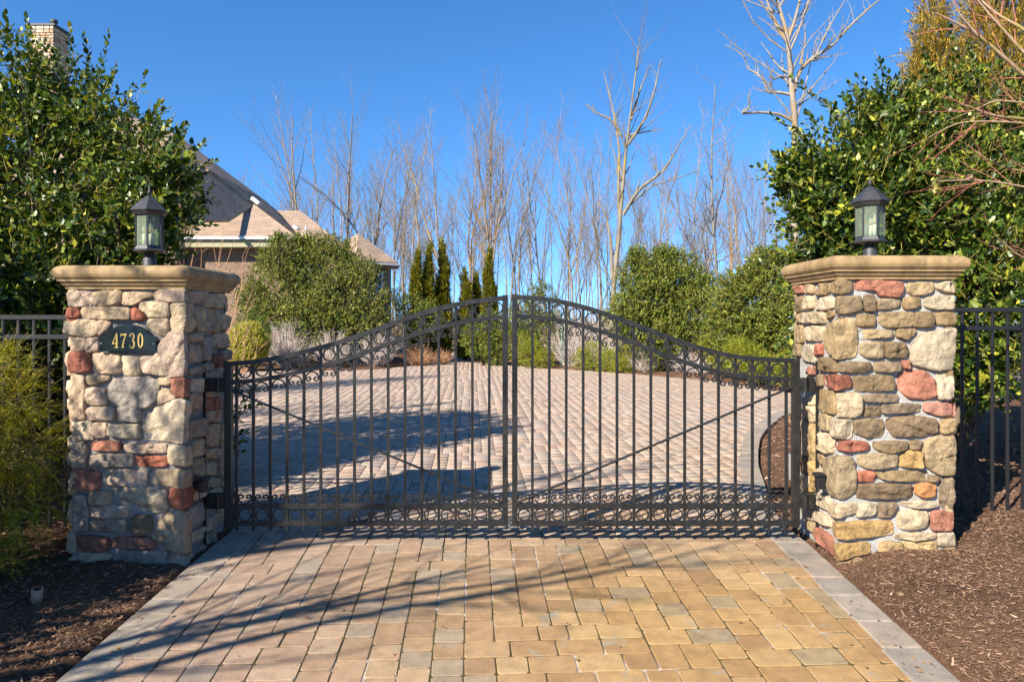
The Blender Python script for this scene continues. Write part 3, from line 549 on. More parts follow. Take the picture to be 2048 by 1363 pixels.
def make_pillar(xc, sg, cpx, top, label, stones, right):
    cxm = xc + sg * PW / 2; cym = YF + PD / 2; root = empty('stone_pillar', (cxm, cym, float(gz(YF)) - 0.05), label, 'pillar')
    bm = bmesh.new(); box(bm, (cxm, cym, (top - .1 - .35) / 2), (PW - .044, PD - .044, top - .1 + .35)); bmesh.ops.subdivide_edges(bm, edges=bm.edges[:], cuts=20, use_grid_fill=True)
    for v in bm.verts:
        q = Vector(v.co) * 9; v.co += Vector((noise.noise(q), noise.noise(q + Vector((5, 0, 0))), 0)) * .006
    bm_obj('mortar_core', bm, M['mortar' if right else 'mortar_grey'], root, smooth=True)
    bm = bmesh.new(); pr = cap_profile(.38, .06, top); rings = []
    for o, z in pr:
        ring = []
        for (a, b2) in ((-1, -1), (1, -1), (1, 1), (-1, 1)): ring.append(bm.verts.new((cxm + a * o, cym + b2 * (o + .002), z)))
        rings.append(ring)
    for a, b2 in zip(rings, rings[1:]):
        for i in range(4): bm.faces.new((a[i], a[(i + 1) % 4], b2[(i + 1) % 4], b2[i]))
    bm.faces.new(rings[0])
    vert_es = [e for e in bm.edges if abs(e.verts[0].co.z - e.verts[1].co.z) > 1e-4 or False]
    bm_obj('cap', bm, M['cap'], root)
    fc = Face(xc, sg, cpx)
    for k, poly in stones:
        pl = clampz([fc.px(*q) for q in poly], top - .152)
        stone(fc, pl, colr(k, right), root, rs, prot=.012 if k != 'p' else .016)
    # outer side and back: coursed stones nobody sees in the photograph, joined
    bmj = bmesh.new(); cl = bmj.loops
    acc = Acc()
    def plane_rows(fn, width):
        z = -0.25
        while z < top - .19:
            h = rs.choice((.085, .11, .14, .19)); h = min(h, top - .16 - z)
            if h < .04: break
            s_ = 0.0
            while s_ < width - .05:
                w = rs.uniform(.1, .28); w = min(w, width - s_)
                if w > .06:
                    g = .008; bm = stone_bm([(s_ + g, z + g), (s_ + w - g, z + g), (s_ + w - g, z + h - g), (s_ + g, z + h - g)], rs, lo_n=14)
                    V = np.array([fn(v.co) for v in bm.verts]); bm.verts.index_update(); Fq = [[v.index for v in f.verts] for f in bm.faces if len(f.verts) == 4]
                    acc.add(V, np.array(Fq), colr('r' if rs.random() < .12 else 't', right)); bm.free()
                s_ += w
            z += h
    plane_rows(lambda p: (xc + sg * (PW + p[2]), YF + p[0] + .003, p[1]), PD)
    plane_rows(lambda p: (xc + sg * p[0], YF + PD + p[2], p[1]), PW)
    child(root, 'rear_stone', acc.mesh('rear_stone', True), M['stone_att'], kind='stuff')
    # hinge channel let into the inner side
    bm = bmesh.new(); yb = YF + .335; box(bm, (xc + sg * .004, yb - .006, .62), (.018, .010, 1.30)); bm_obj('hinge_channel', bm, M['iron'], root)
    return root
make_pillar(XL, -1, 368.0, 1.905, 'stone pillar carrying the black 4730 plaque, left of the gate', [(k, A(p)) for k, p in LA] + [(k, B(p)) for k, p in LB] + [(('r' if i in (9, 16) else rs.choice('tttpg')), p) for i, p in enumerate(LS)], False)
make_pillar(XR, 1, 1674.0, 1.969, 'sunlit stone pillar with large red stones and white mortar, right of the gate', [(k, Cc(p)) for k, p in RC_] + [(k, D(p)) for k, p in RD] + RS, True)

# ------------------------------------------------------------------ gate
def gx_(px): return (px - CX) / F * YG
def gzp(py): return H - (py - HY) / F * YG
TLx = [455, 520, 560, 600, 650, 700, 750, 800, 860, 920, 970, 1016]; TLy = [722, 716, 709, 700, 687, 672, 655, 636, 616, 602, 594, 590]
TRx = [1024, 1070, 1110, 1160, 1210, 1260, 1320, 1370, 1420, 1470, 1530, 1598]; TRy = [588, 591, 596, 607, 622, 640, 663, 681, 696, 707, 713, 716]
def smooth_interp(xs, ys):
    m_ = np.gradient(ys, xs)
    def f(x):
        i = int(np.clip(np.searchsorted(xs, x) - 1, 0, len(xs) - 2)); h = xs[i + 1] - xs[i]; t = (x - xs[i]) / h
        return (2*t**3 - 3*t**2 + 1) * ys[i] + (t**3 - 2*t**2 + t) * h * m_[i] + (-2*t**3 + 3*t**2) * ys[i+1] + (t**3 - t**2) * h * m_[i+1]
    return f
def ring_mesh(ro, ri, dep, n=28):
    V = []; Fc = []
    for i in range(n):
        a = 2 * math.pi * i / n
        for r, y in ((ro, -dep), (ro, dep), (ri, dep), (ri, -dep)): V.append((r * math.cos(a), y, r * math.sin(a)))
    for i in range(n):
        j = (i + 1) % n
        for k in range(4): Fc.append((i * 4 + k, j * 4 + k, j * 4 + (k + 1) % 4, i * 4 + (k + 1) % 4))
    me = mesh_py('ring', V, Fc); me.materials.append(M['iron']); return me
def scroll_mesh(flip):
    half = []
    for t in np.linspace(90, 0, 9): half.append((.043 * math.cos(math.radians(t)), -.043 + .043 * math.sin(math.radians(t))))
    r = .0165
    for i, t in enumerate(np.linspace(-20, -330, 16)):
        rr2 = r * (1 - .55 * i / 15); half.append((.043 - r + rr2 * math.cos(math.radians(t)) - .004 * i / 15, -.043 + rr2 * math.sin(math.radians(t)) - .004))
    pts = [(-x, z) for x, z in half[::-1]] + half[1:]
    if flip: pts = [(x, -z) for x, z in pts]
    P3 = np.array(pts); t = np.gradient(P3, axis=0); t /= np.linalg.norm(t, axis=1)[:, None]; nn = np.stack([-t[:, 1], t[:, 0]], 1); n = len(P3); V = []; Fc = []
    for p, q in zip(P3, nn):
        for a, y in ((.0042, -.008), (.0042, .008), (-.0042, .008), (-.0042, -.008)): V.append((p[0] + q[0] * a, y, p[1] + q[1] * a))
    for i in range(n - 1):
        for k in range(4): Fc.append((i * 4 + k, i * 4 + 4 + k, i * 4 + 4 + (k + 1) % 4, i * 4 + (k + 1) % 4))
    Fc += [(0, 1, 2, 3), tuple((n - 1) * 4 + k for k in (3, 2, 1, 0))]
    me = mesh_py('scroll', V, Fc); me.materials.append(M['iron']); return me
RINGM = ring_mesh(.0460, .0370, .0085); SCU = scroll_mesh(False); SCD = scroll_mesh(True)
def put(root, name, me, x, z, rot=0.0, dy=0.0):
    o = bpy.data.objects.new(name, me); C.objects.link(o); o.parent = root; o.location = Vector((x, YG + dy, z)) - root.location; o.rotation_euler = (0, rot, 0); return o
def rail_curve(root, f, x0, x1, off, hw=.0165, dep=.019):
    V = []; Fc = []; n = 44
    for i in range(n + 1):
        x = x0 + (x1 - x0) * i / n; e = 1.0; sl = (f(min(x + e, x1)) - f(max(x - e, x0))) / (min(x + e, x1) - max(x - e, x0)); q = Vector((sl, 0, 1)).normalized()
        c = Vector((gx_(x), YG, gzp(f(x) + off)))
        for a, y in ((1, -1), (1, 1), (-1, 1), (-1, -1)): V.append((c.x + q.x * a * hw, YG + y * dep, c.z + q.z * a * hw))
    for i in range(n):
        for k in range(4): Fc.append((i * 4 + k, i * 4 + 4 + k, i * 4 + 4 + (k + 1) % 4, i * 4 + (k + 1) % 4))
    Fc += [(0, 1, 2, 3), tuple(n * 4 + k for k in (3, 2, 1, 0))]
    child(root, 'curved_rail', mesh_py('curved_rail', V, Fc), M['iron'])
def bar(root, name, p0, p1, w, d, mat='iron', bev=.0015):
    p0 = Vector(p0); p1 = Vector(p1); dv = p1 - p0; L = dv.length; q = dv.to_track_quat('Z', 'Y').to_matrix().to_4x4() if abs(dv.normalized().z) < .999 else Matrix.Identity(4)
    bm = bmesh.new(); box(bm, (p0 + p1) / 2, (w, d, L), q, bev); return bm_obj(name, bm, M[mat], root)
def make_leaf(side, label):
    f = smooth_interp(TLx, TLy) if side < 0 else smooth_interp(TRx, TRy)
    xh, xm = (457.5, 1010.5) if side < 0 else (1591.0, 1029.5); xo = gx_(xh)
    root = empty('iron_gate_leaf', (xo, YG, gzp(1053)), label, 'gate'); x0, x1 = (463, 1005) if side < 0 else (1035, 1586)
    yh = f(xh); bar(root, 'hinge_post', (xo, YG, gzp(1052)), (xo, YG, gzp(yh) - .002), .047, .047)
    xmm = gx_(xm); bar(root, 'meeting_post', (xmm, YG, gzp(1050)), (xmm, YG, gzp(f(xm)) + .0015), .038, .042)
    rail_curve(root, f, x0 - 2 if side < 0 else x0 - 8, x1 + 8 if side < 0 else x1 + 2, 5.5); rail_curve(root, f, x0 - 2, x1 + 2, 43, .0155, .018)
    for y in (1011, 1045.5): bar(root, 'bottom_rail', (gx_(x0 - 2), YG, gzp(y)), (gx_(x1 + 2), YG, gzp(y)), .030, .034)
    pk = [473.3 + 33.68 * i for i in range(16)] if side < 0 else [1064.8 + 33.83 * i for i in range(16)]
    for x in pk:
        X = gx_(x); bar(root, 'picket', (X, YG, gzp(1060)), (X, YG, gzp(f(x) + 8)), .0185, .0185)
    allx = pk + [xm] if side < 0 else [xm] + pk
    for a, b2 in zip(allx, allx[1:]):
        x = (a + b2) / 2 + (-1.2 if (b2 == xm) else (1.2 if a == xm else 0)); sl = math.atan((f(min(x + 3, x1 + 8)) - f(x - 3)) / 6)
        put(root, 'ring', RINGM, gx_(x), gzp(f(x) + 24.3)); put(root, 'ring', RINGM, gx_(x), gzp(1028.4))
        put(root, 'scroll', SCU, gx_(x), gzp(f(x) + 48.2) - abs(math.tan(sl)) * .012, 0.0, -.002); put(root, 'scroll', SCD, gx_(x), gzp(1006.2), 0, -.002)
    if side < 0: bar(root, 'brace', (gx_(463), YG - .016, gzp(779)), (gx_(1006), YG - .016, gzp(1003)), .019, .0135)
    else: bar(root, 'brace', (gx_(1587), YG - .016, gzp(771)), (gx_(1034), YG - .016, gzp(1003)), .019, .0135)
    for (ya, yb) in ((755, 782), (985, 1014)):
        xa, xb = gx_(xh) + (-1 if side < 0 else 1) * .0236, (XL + .004 if side < 0 else XR - .004); bm = bmesh.new(); zc_ = (gzp(ya) + gzp(yb)) / 2
        box(bm, ((xa + xb) / 2, YG - .012, zc_), (abs(xb - xa), .06, gzp(ya) - gzp(yb)), bev=.003)
        lathe(bm, (xa + (xb - xa) * .28, YG - .045, zc_ - .05), [(.017, 0), (.017, .10)], 12); bm_obj('hinge', bm, M['iron'], root)
    return root
make_leaf(-1, 'black iron gate leaf hinged beside the house number pillar, left one of the pair')
make_leaf(1, 'black iron gate leaf hinged beside the pillar with large red stones')

# ------------------------------------------------------------------ lanterns
def lantern(x, y, z0, rot, label):
    root = empty('lantern', (x, y, z0), label, 'lamp'); c = (x, y, z0); r0 = math.radians(rot)
    def lt(name, prof, n=28, m='lamp', r=r0, smooth=True):
        bm = bmesh.new(); lathe(bm, c, prof, n, r)
        o = bm_obj(name, bm, M[m], root, smooth=smooth and n > 8)
        return o
    lt('base', [(.086, 0), (.088, .006), (.080, .014), (.058, .024), (.047, .029), (.047, .034), (.0455, .038), (.0455, .070), (.040, .086), (.034, .092), (.032, .125)])
    lt('tray', [(.055, .118), (.112, .126), (.113, .130), (.098, .140), (.090, .158), (.088, .166), (.02, .166)], 6)
    lt('roof', [(.128, .402), (.130, .408), (.078, .462), (.030, .506), (.022, .512), (.001, .513)], 6)
    lt('roof_rim', [(.102, .375), (.106, .376), (.124, .3985), (.10, .400)], 6)
    lt('finial', [(.013, .505), (.012, .532), (.016, .536), (.017, .541), (.009, .548), (.0075, .556), (.001, .590)], 12)
    for i in range(6):
        a = r0 + i * math.pi / 3; bm = bmesh.new(); box(bm, (x + .089 * math.cos(a), y + .089 * math.sin(a), z0 + .271), (.011, .011, .214), Matrix.Rotation(a, 4, 'Z')); bm_obj('corner_bar', bm, M['lamp'], root)
        b2 = a + math.pi / 6; ap = .089 * math.cos(math.pi / 6); bm = bmesh.new(); box(bm, (x + ap * math.cos(b2), y + ap * math.sin(b2), z0 + .271), (.003, .076, .205), Matrix.Rotation(b2, 4, 'Z')); bm_obj('glass_pane', bm, M['seed_glass'], root)
    for i in range(3):
        a = r0 + .4 + i * 2 * math.pi / 3; cc = (x + .034 * math.cos(a), y + .034 * math.sin(a), z0)
        bm = bmesh.new(); lathe(bm, cc, [(.0125, .167), (.0125, .245), (.010, .247)], 14); s_ = bm_obj('candle_sleeve', bm, M['candle'], root, smooth=True)
        bm = bmesh.new(); lathe(bm, cc, [(.008, .247), (.016, .262), (.0175, .275), (.012, .300), (.004, .322), (.001, .328)], 14); bm_obj('bulb', bm, M['bulb'], root, smooth=True)
        bm = bmesh.new(); lathe(bm, cc, [(.004, .256), (.006, .262), (.0065, .285), (.003, .292)], 8); bm_obj('filament', bm, M['filament'], root, smooth=True)
    return root
lantern((299 - CX) / F * 5.13, 5.13, 1.905, 47, 'black six-sided lantern standing on the left pillar with the house number')
lantern((1740 - CX) / F * 5.13, 5.13, 1.969, -84, 'black six-sided lantern standing on the pillar with large red stones')

# ------------------------------------------------------------------ house number plaque
Z8 = lambda x, y: (180 + x / 11.356, 620 + y / 11.356)
def wl_(x, y, Y): q = Z8(x, y); p = P(q[0], q[1], Y); return p
YP = YF - .034
out = [(215,600),(290,575),(360,535),(450,440),(520,400),(600,368),(690,342),(780,328),(870,324),(960,330),(1050,348),(1120,372),(1180,405),(1250,460),(1320,528),(1380,572),(1430,595),(1500,610),(1500,940),(215,940)]
root = empty('house_number_plaque', wl_(858, 640, YP), 'black arched plaque with gold numbers 4730 fixed to the left pillar', 'house number')
def prism(name, pts, Y, th, mat, par, bev=0.0):
    bm = bmesh.new(); a = [bm.verts.new(tuple(wl_(x, y, Y))) for x, y in pts]; f = bm.faces.new(a)
    e = bmesh.ops.extrude_face_region(bm, geom=[f]); bmesh.ops.translate(bm, vec=(0, th, 0), verts=[v for v in e['geom'] if isinstance(v, bmesh.types.BMVert)])
    if bev: bmesh.ops.bevel(bm, geom=[ed for ed in bm.edges if abs(ed.verts[0].co.y - Y) < 1e-5 and abs(ed.verts[1].co.y - Y) < 1e-5], offset=bev, segments=2, affect='EDGES')
    return bm_obj(name, bm, M[mat], par)
prism('plate', out, YP, .026, 'plaque', root, .002)
def stroke(pts, ws):
    pts = np.array(pts, float); ws = np.broadcast_to(ws, (len(pts),)); t = np.gradient(pts, axis=0); t /= np.linalg.norm(t, axis=1)[:, None]; nn = np.stack([-t[:, 1], t[:, 0]], 1)
    Lf = pts + nn * ws[:, None] / 2; Rt = pts - nn * ws[:, None] / 2; return Lf, Rt
def digit(strokes):
    bm = bmesh.new(); k = 0
    for pts, ws in strokes:
        Lf, Rt = stroke(pts, ws); Yd = YP - .0045 - .00035 * k; k += 1
        f0 = [bm.verts.new(tuple(wl_(*q, Yd))) for q in Lf]; f1 = [bm.verts.new(tuple(wl_(*q, Yd))) for q in Rt]
        b0 = [bm.verts.new(v.co + Vector((0, .006, 0))) for v in f0]; b1 = [bm.verts.new(v.co + Vector((0, .006, 0))) for v in f1]; n = len(f0)
        for i in range(n - 1):
            bm.faces.new((f0[i], f0[i + 1], f1[i + 1], f1[i])); bm.faces.new((f0[i], b0[i], b0[i + 1], f0[i + 1])); bm.faces.new((f1[i + 1], b1[i + 1], b1[i], f1[i]))
        bm.faces.new((f0[0], f1[0], b1[0], b0[0])); bm.faces.new((f1[-1], f0[-1], b0[-1], b1[-1]))
    bm_obj('digit', bm, M['gold'], root)
def circ(cx_, cy_, rx, ry, a0, a1, n=20): return [(cx_ + rx * math.cos(math.radians(t)), cy_ + ry * math.sin(math.radians(t))) for t in np.linspace(a0, a1, n)]
digit([([(603, 525), (603, 690), (603, 845)], 34), ([(600, 530), (556, 640), (512, 752)], 15), ([(500, 757), (570, 757), (640, 757)], 17), ([(556, 846), (603, 846), (648, 846)], 16)])
digit([([(700, 545), (760, 556), (825, 540)], [34, 26, 26]), ([(705, 530), (702, 565), (700, 600)], 14), ([(815, 545), (775, 660), (748, 760), (742, 845)], [16, 26, 36, 36]), ([(706, 848), (742, 848), (776, 848)], 14)])
digit([(circ(950, 596, 46, 66, 200, 400, 14) + [(972, 664), (948, 680)], [18] + [22] * 5 + [36] * 8 + [20, 14]), (circ(945, 768, 56, 88, -80, 160, 20), [14] + [38] * 14 + [24, 20, 20, 20, 20]), (circ(912, 590, 8, 8, 0, 330, 8), 22), (circ(904, 812, 9, 9, 0, 330, 8), 24)])
digit([(circ(1143, 690, 47, 158, 0, 360, 40), [30 if abs(math.cos(math.radians(t))) > .45 else 18 for t in np.linspace(0, 360, 40)])])
for x in (252, 1440):
    bm = bmesh.new(); p = wl_(x, 762, YP); bmesh.ops.create_uvsphere(bm, u_segments=10, v_segments=6, radius=.0042, matrix=Matrix.Translation(Vector(p))); bm_obj('screw', bm, M['steel'], root, smooth=True)

# ------------------------------------------------------------------ gate sensors, fences, small things
def sensor(px, y0, y1, xc, sg, label):
    Y = xc * F / (px - CX); z0 = H - (y1 - HY) / F * Y; z1 = H - (y0 - HY) / F * Y; root = empty('gate_sensor', (xc - sg * .03, Y, z0), label, 'sensor')
    bm = bmesh.new(); box(bm, (xc - sg * .055, Y, (z0 + z1) / 2 - .006), (.05, .062, (z1 - z0) * .72), bev=.006); bm_obj('housing', bm, M['plastic'], root)
    bm = bmesh.new(); box(bm, (xc - sg * .060, Y, z1 - .012), (.072, .076, .026), bev=.009); bm_obj('hood', bm, M['plastic'], root)
    bm = bmesh.new(); box(bm, (xc - sg * .018, Y, (z0 + z1) / 2), (.036, .045, .06)); bm_obj('bracket', bm, M['plastic'], root)
    a = Acc(); a.tube([(xc - sg * .035, Y, z0 + .01), (xc - sg * .028, Y + .01, z0 - .03), (xc - sg * .022, Y + .04, z0 - .06), (xc - sg * .02, Y + .12, z0 - .09)], .0035, 6); child(root, 'cable', a.mesh('cable', True), M['plastic'])
sensor(389, 953, 986, XL, -1, 'small black photo sensor on the inner side of the house number pillar')
sensor(1656, 945, 980, XR, 1, 'small black photo sensor on the inner side of the right pillar')
def fence(xs, xa, xb, y, zt, z2, label):
    root = empty('picket_fence', (xa, y, 0), label, 'fence')
    for z, h in ((zt, .034), (z2, .034)): bar(root, 'rail', (min(xa, xb), y, z), (max(xa, xb), y, z), .034, .034, 'fence')
    for x in xs: bar(root, 'picket', (x, y, -.12), (x, y, zt - .018), .0185, .0185, 'fence')
fence([-3.05] + [-3.314 - .115 * i for i in range(-1, 34)], -2.87, -7.3, 5.45, 1.575, 1.43, 'black metal picket fence running from the house number pillar to the left')
fence([3.00, 3.112] + [3.224 + .1125 * i for i in range(0, 34)], 2.85, 7.2, 5.45, 1.63, 1.495, 'black metal picket fence running right from the sunlit pillar')
# path light lying against the mulch
c0 = P(72, 1218, 4.15); root = empty('spot_light', (c0[0], c0[1], c0[2] - .03), 'small copper tube spotlight tilted in the dark mulch at lower left', 'spotlight')
a = Acc(); a.tube([c0 + (0, 0, -.06), c0 + (0, 0, .0), c0 + (.004, 0, .025)], .014, 10); child(root, 'stake', a.mesh('stake', True), M['copper'])
a = Acc(); a.tube([c0 + (.004, 0, .02), c0 + (.007, -.004, .021), c0 + (.020, -.02, .125), c0 + (.0202, -.0202, .126)], [.004, .028, .030, .022], 14); child(root, 'housing', a.mesh('housing', True), M['copper'])
c1 = P(1581, 940, 7.0); root = empty('marker_post', (c1[0], c1[1], 0.02), 'short bright steel post in the mulch behind the right gate leaf', 'post')
a = Acc(); a.tube([(c1[0], c1[1], .0), (c1[0], c1[1], .29)], .017, 12); child(root, 'post', a.mesh('post', True), M['steel'])
bm = bmesh.new(); lathe(bm, (c1[0], c1[1], .288), [(.02, 0), (.02, .012), (.012, .018)], 12); bm_obj('top_cap', bm, M['plastic'], root, smooth=True)

# ------------------------------------------------------------------ foliage
T_HOLLY = (np.array([(0, 0, 0), (-.5, .34, .10), (0, .34, 0), (.5, .34, .10), (-.42, .70, .07), (0, .72, -.04), (.42, .70, .07), (0, 1, -.14)]),
           np.array([(0, 2, 1), (0, 3, 2), (1, 2, 5), (1, 5, 4), (2, 3, 6), (2, 6, 5), (4, 5, 7), (5, 6, 7)]))
T_SMALL = (np.array([(0, 0, 0), (-.5, .5, .12), (.5, .5, .12), (0, 1, -.05)]), np.array([(0, 2, 1), (1, 2, 3)]))
def blob(px, py, Y, rpx, sy=1.0, sz=1.0):
    r = rpx / F * Y; return (*P(px, py, Y), r, r * sy, r * sz)
def sample_sprigs(blobs, ns, rs_, shell=.55, gap=0.0, gf=3.0, zmin=None):
    B_ = np.array(blobs, float); w = (B_[:, 3] * B_[:, 5]) ** 1.0; w /= w.sum(); idx = rs_.choice(len(B_), ns * 2, p=w)
    d = norm(rs_.normal(0, 1, (ns * 2, 3))); t = shell + (1 - shell) * rs_.rand(ns * 2) ** .7
    t *= 1 + .16 * pn(d * 2.3 + idx[:, None] * 1.7, 1.6)
    p = B_[idx, :3] + d * B_[idx, 3:6] * t[:, None]; keep = np.ones(len(p), bool)
    for b_ in B_:
        q = np.linalg.norm((p - b_[:3]) / b_[3:6], axis=1); keep &= ~(q < shell * .8)
    if gap: keep &= pn(p, gf, 1.3) > (-1 + gap)
    if zmin is not None: keep &= p[:, 2] > zmin
    return p[keep][:ns], d[keep][:ns]
def leaf_arrays(p, d, k, L, size, asp, rs_, ang=55, up=.35, flat=False, droop=0.0, rnd_d=.35, taper=.35):
    n = len(p); ax = norm(d * (1 - up) + np.array([0, 0, up]) + rs_.normal(0, rnd_d, (n, 3)))
    ref = norm(rs_.normal(0, 1, (n, 3)) * .3 + np.array([.1, .2, 1.0])); s1 = norm(np.cross(ax, ref)); s2 = np.cross(s1, ax)
    j = np.arange(k); Ls = L * rs_.uniform(.6, 1.2, n)
    tt = (j + .3) / k; pos = p[:, None] + ax[:, None] * (tt[None, :, None] * Ls[:, None, None])
    if droop: pos[..., 2] -= droop * (tt[None] ** 2) * Ls[:, None]
    if flat: ph = np.where(j % 2 == 0, 0, math.pi)[None] + rs_.normal(0, .25, (n, k))
    else: ph = j[None] * 2.4 + rs_.uniform(0, 6.28, (n, 1)) + rs_.normal(0, .3, (n, k))
    rad = np.cos(ph)[..., None] * s1[:, None] + np.sin(ph)[..., None] * s2[:, None]
    a = np.radians(ang * (1.15 - .6 * tt))[None, :, None] + rs_.normal(0, .15, (n, k, 1))
    la = ax[:, None] * np.cos(a) + rad * np.sin(a)
    if droop: la[..., 2] -= droop * tt[None] * .8
    la = norm(la); upv = norm((rad if not flat else np.zeros_like(rad)) * -.35 + s2[:, None] * (.9 if flat else .0) + np.array([0, 0, .75 if not flat else .3]) + ax[:, None] * .5 + rs_.normal(0, .28, (n, k, 3)))
    b_ = norm(np.cross(upv, la)); c = np.cross(la, b_) * -1; c = np.cross(b_, la)
    sz = size * rs_.uniform(.5, 1.25, (n, k)) * (1 - taper * tt[None])
    return pos.reshape(-1, 3), la.reshape(-1, 3), b_.reshape(-1, 3), c.reshape(-1, 3), sz.reshape(-1), ax, Ls
def leaves_mesh(name, arr, asp, tmpl, cols):
    pos, la, b_, c, sz = arr; T, Ft = tmpl
    V = pos[:, None] + sz[:, None, None] * (T[None, :, 0:1] * asp * b_[:, None] + T[None, :, 1:2] * la[:, None] + T[None, :, 2:3] * asp * c[:, None])
    Fq = (np.arange(len(pos))[:, None, None] * len(T) + Ft[None]).reshape(-1, 3)
    return mesh_np(name, V.reshape(-1, 3), Fq, np.repeat(cols, len(T), 0))
def leaf_cols(pal, pr, n, rs_, var=.22, clump=None):
    c = np.array(pal)[rs_.choice(len(pal), n, p=pr)] * rs_.uniform(1 - var, 1 + var, (n, 1))
    return np.clip(c, 0, .8)
HP = ([(.022, .046, .006), (.055, .095, .010), (.150, .180, .016), (.30, .29, .03)], (.38, .29, .24, .09))
def stems_acc(acc, p, ax, Ls, r, back=.35):
    # thin straight prisms for every sprig
    a = p - ax * (Ls * back)[:, None]; b_ = p + ax * (Ls * .95)[:, None]; s1 = norm(np.cross(ax, np.array([.3, .2, .9]))); s2 = np.cross(ax, s1)
    V = []
    for e, rr2 in ((a, r), (b_, r * .5)):
        for t in (0, 2.09, 4.19): V.append(e + rr2 * (math.cos(t) * s1 + math.sin(t) * s2))
    V = np.stack(V, 1).reshape(-1, 3); f = np.array([(0, 1, 4, 3), (1, 2, 5, 4), (2, 0, 3, 5)]); acc.add(V, (np.arange(len(p))[:, None, None] * 6 + f[None]).reshape(-1, 4))
def limbs_to(acc, base, blobs, r0, rs_, k=7):
    for b_ in blobs:
        c = np.array(b_[:3]); n = 6; t = np.linspace(0, 1, n)[:, None]; mid = np.array([base[0] * .6 + c[0] * .4, base[1] * .6 + c[1] * .4, max(c[2], .2) * .5])
        pts = (1 - t) ** 2 * np.array(base) + 2 * t * (1 - t) * mid + t ** 2 * c + rs_.normal(0, .03, (n, 3)); acc.tube(pts, np.linspace(r0, r0 * .3, n), k)
        for q in range(6):
            d = norm(rs_.normal(0, 1, 3) + np.array([0, 0, .4])); e = c + d * b_[3] * .95; s_ = pts[rs_.randint(2, n)]; m_ = (s_ + e) / 2 + rs_.normal(0, .05, 3)
            acc.tube([s_, m_, e], [r0 * .3, r0 * .2, r0 * .06], 4)
def plant(name, base, label, cat, blobs, ns, k, L, size, asp, mat, pal, tmpl, seed, group=None, shoots=(), single=0, bark='bark_brown', trunk=.03, stems=True, wood='trunk', ang=55, up=.35, shell=.55, gap=0., gf=3., flat=False, droop=0., zmin=.02, rnd_d=.35, taper=.35, stemr=.0022, stemmat='stem_green', limbs=True, core=0):
    rs_ = np.random.RandomState(seed); root = empty(name, base, label, cat, group)
    p, d = sample_sprigs(blobs, ns, rs_, shell, gap, gf, zmin)
    arr = leaf_arrays(p, d, k, L, size, asp, rs_, ang, up, flat, droop, rnd_d, taper); parts = [arr[:5]]
    acc = Acc()
    if stems: stems_acc(acc, p, arr[5], arr[6], stemr)
    for (x0, y0, x1, y1, Y) in shoots:                       # long leafy shoots that break the outline
        a = P(x0, y0, Y); b_ = P(x1, y1, Y - .1); Lx = np.linalg.norm(b_ - a); nk = max(4, int(Lx / (size * .22)))
        r_ = leaf_arrays(a[None], norm(b_ - a)[None], nk, Lx / .93, size, asp, rs_, ang * .9, 0.0, False, 0, 0.02, .25); parts.append(r_[:5])
        acc.tube([a - (b_ - a) * .6, a, b_], [.007, .0045, .002], 5)
    if core:                                                 # older leaves deep inside the crown
        B2 = np.array(blobs, float); ci = rs_.randint(0, len(B2), core); cd = norm(rs_.normal(0, 1, (core, 3))); cp = B2[ci, :3] + cd * B2[ci, 3:6] * (.68 * rs_.rand(core, 1) ** .4); cp = cp[cp[:, 2] > .05]
        parts.append(leaf_arrays(cp, norm(rs_.normal(0, 1, cp.shape)), k, L * 1.1, size * 1.35, asp, rs_, 70, .2)[:5])
    allp = [np.concatenate([q[i] for q in parts]) for i in range(5)]; n = len(allp[0]); cols = leaf_cols(*pal, n, rs_)
    if single:
        pos = allp[0]; px = CX + pos[:, 0] / pos[:, 1] * F; py = HY + (H - pos[:, 2]) / pos[:, 1] * F; okv = (px > 5) & (px < 2043) & (py > 5) & (py < 900)
        idx = np.argsort(np.where(okv, pos[:, 1] - allp[4] * 20, 99))[:single]; T, Ft = tmpl
        me = mesh_py('leaf', T * np.array([asp, 1, asp]), [tuple(f) for f in Ft]); me.materials.append(M['holly_obj'])
        for i in idx:
            Mx = Matrix([[allp[2][i][r] * allp[4][i], allp[1][i][r] * allp[4][i], allp[3][i][r] * allp[4][i], allp[0][i][r] - root.location[r]] for r in range(3)] + [[0, 0, 0, 1]])
            o = bpy.data.objects.new('leaf', me); C.objects.link(o); o.parent = root; o.matrix_local = Mx; o.color = (*[float(q) for q in cols[i]], 1)
        mk = np.ones(n, bool); mk[idx] = False; allp = [q[mk] for q in allp]; cols = cols[mk]
    child(root, 'foliage', leaves_mesh('foliage', allp, asp, tmpl, cols), M[mat], kind='stuff')
    if acc.n: child(root, 'twigs', acc.mesh('twigs'), M[stemmat], kind='stuff')
    if limbs:
        a2 = Acc(); limbs_to(a2, base, blobs, trunk, rs_); child(root, wood, a2.mesh(wood, True), M[bark])
    return root

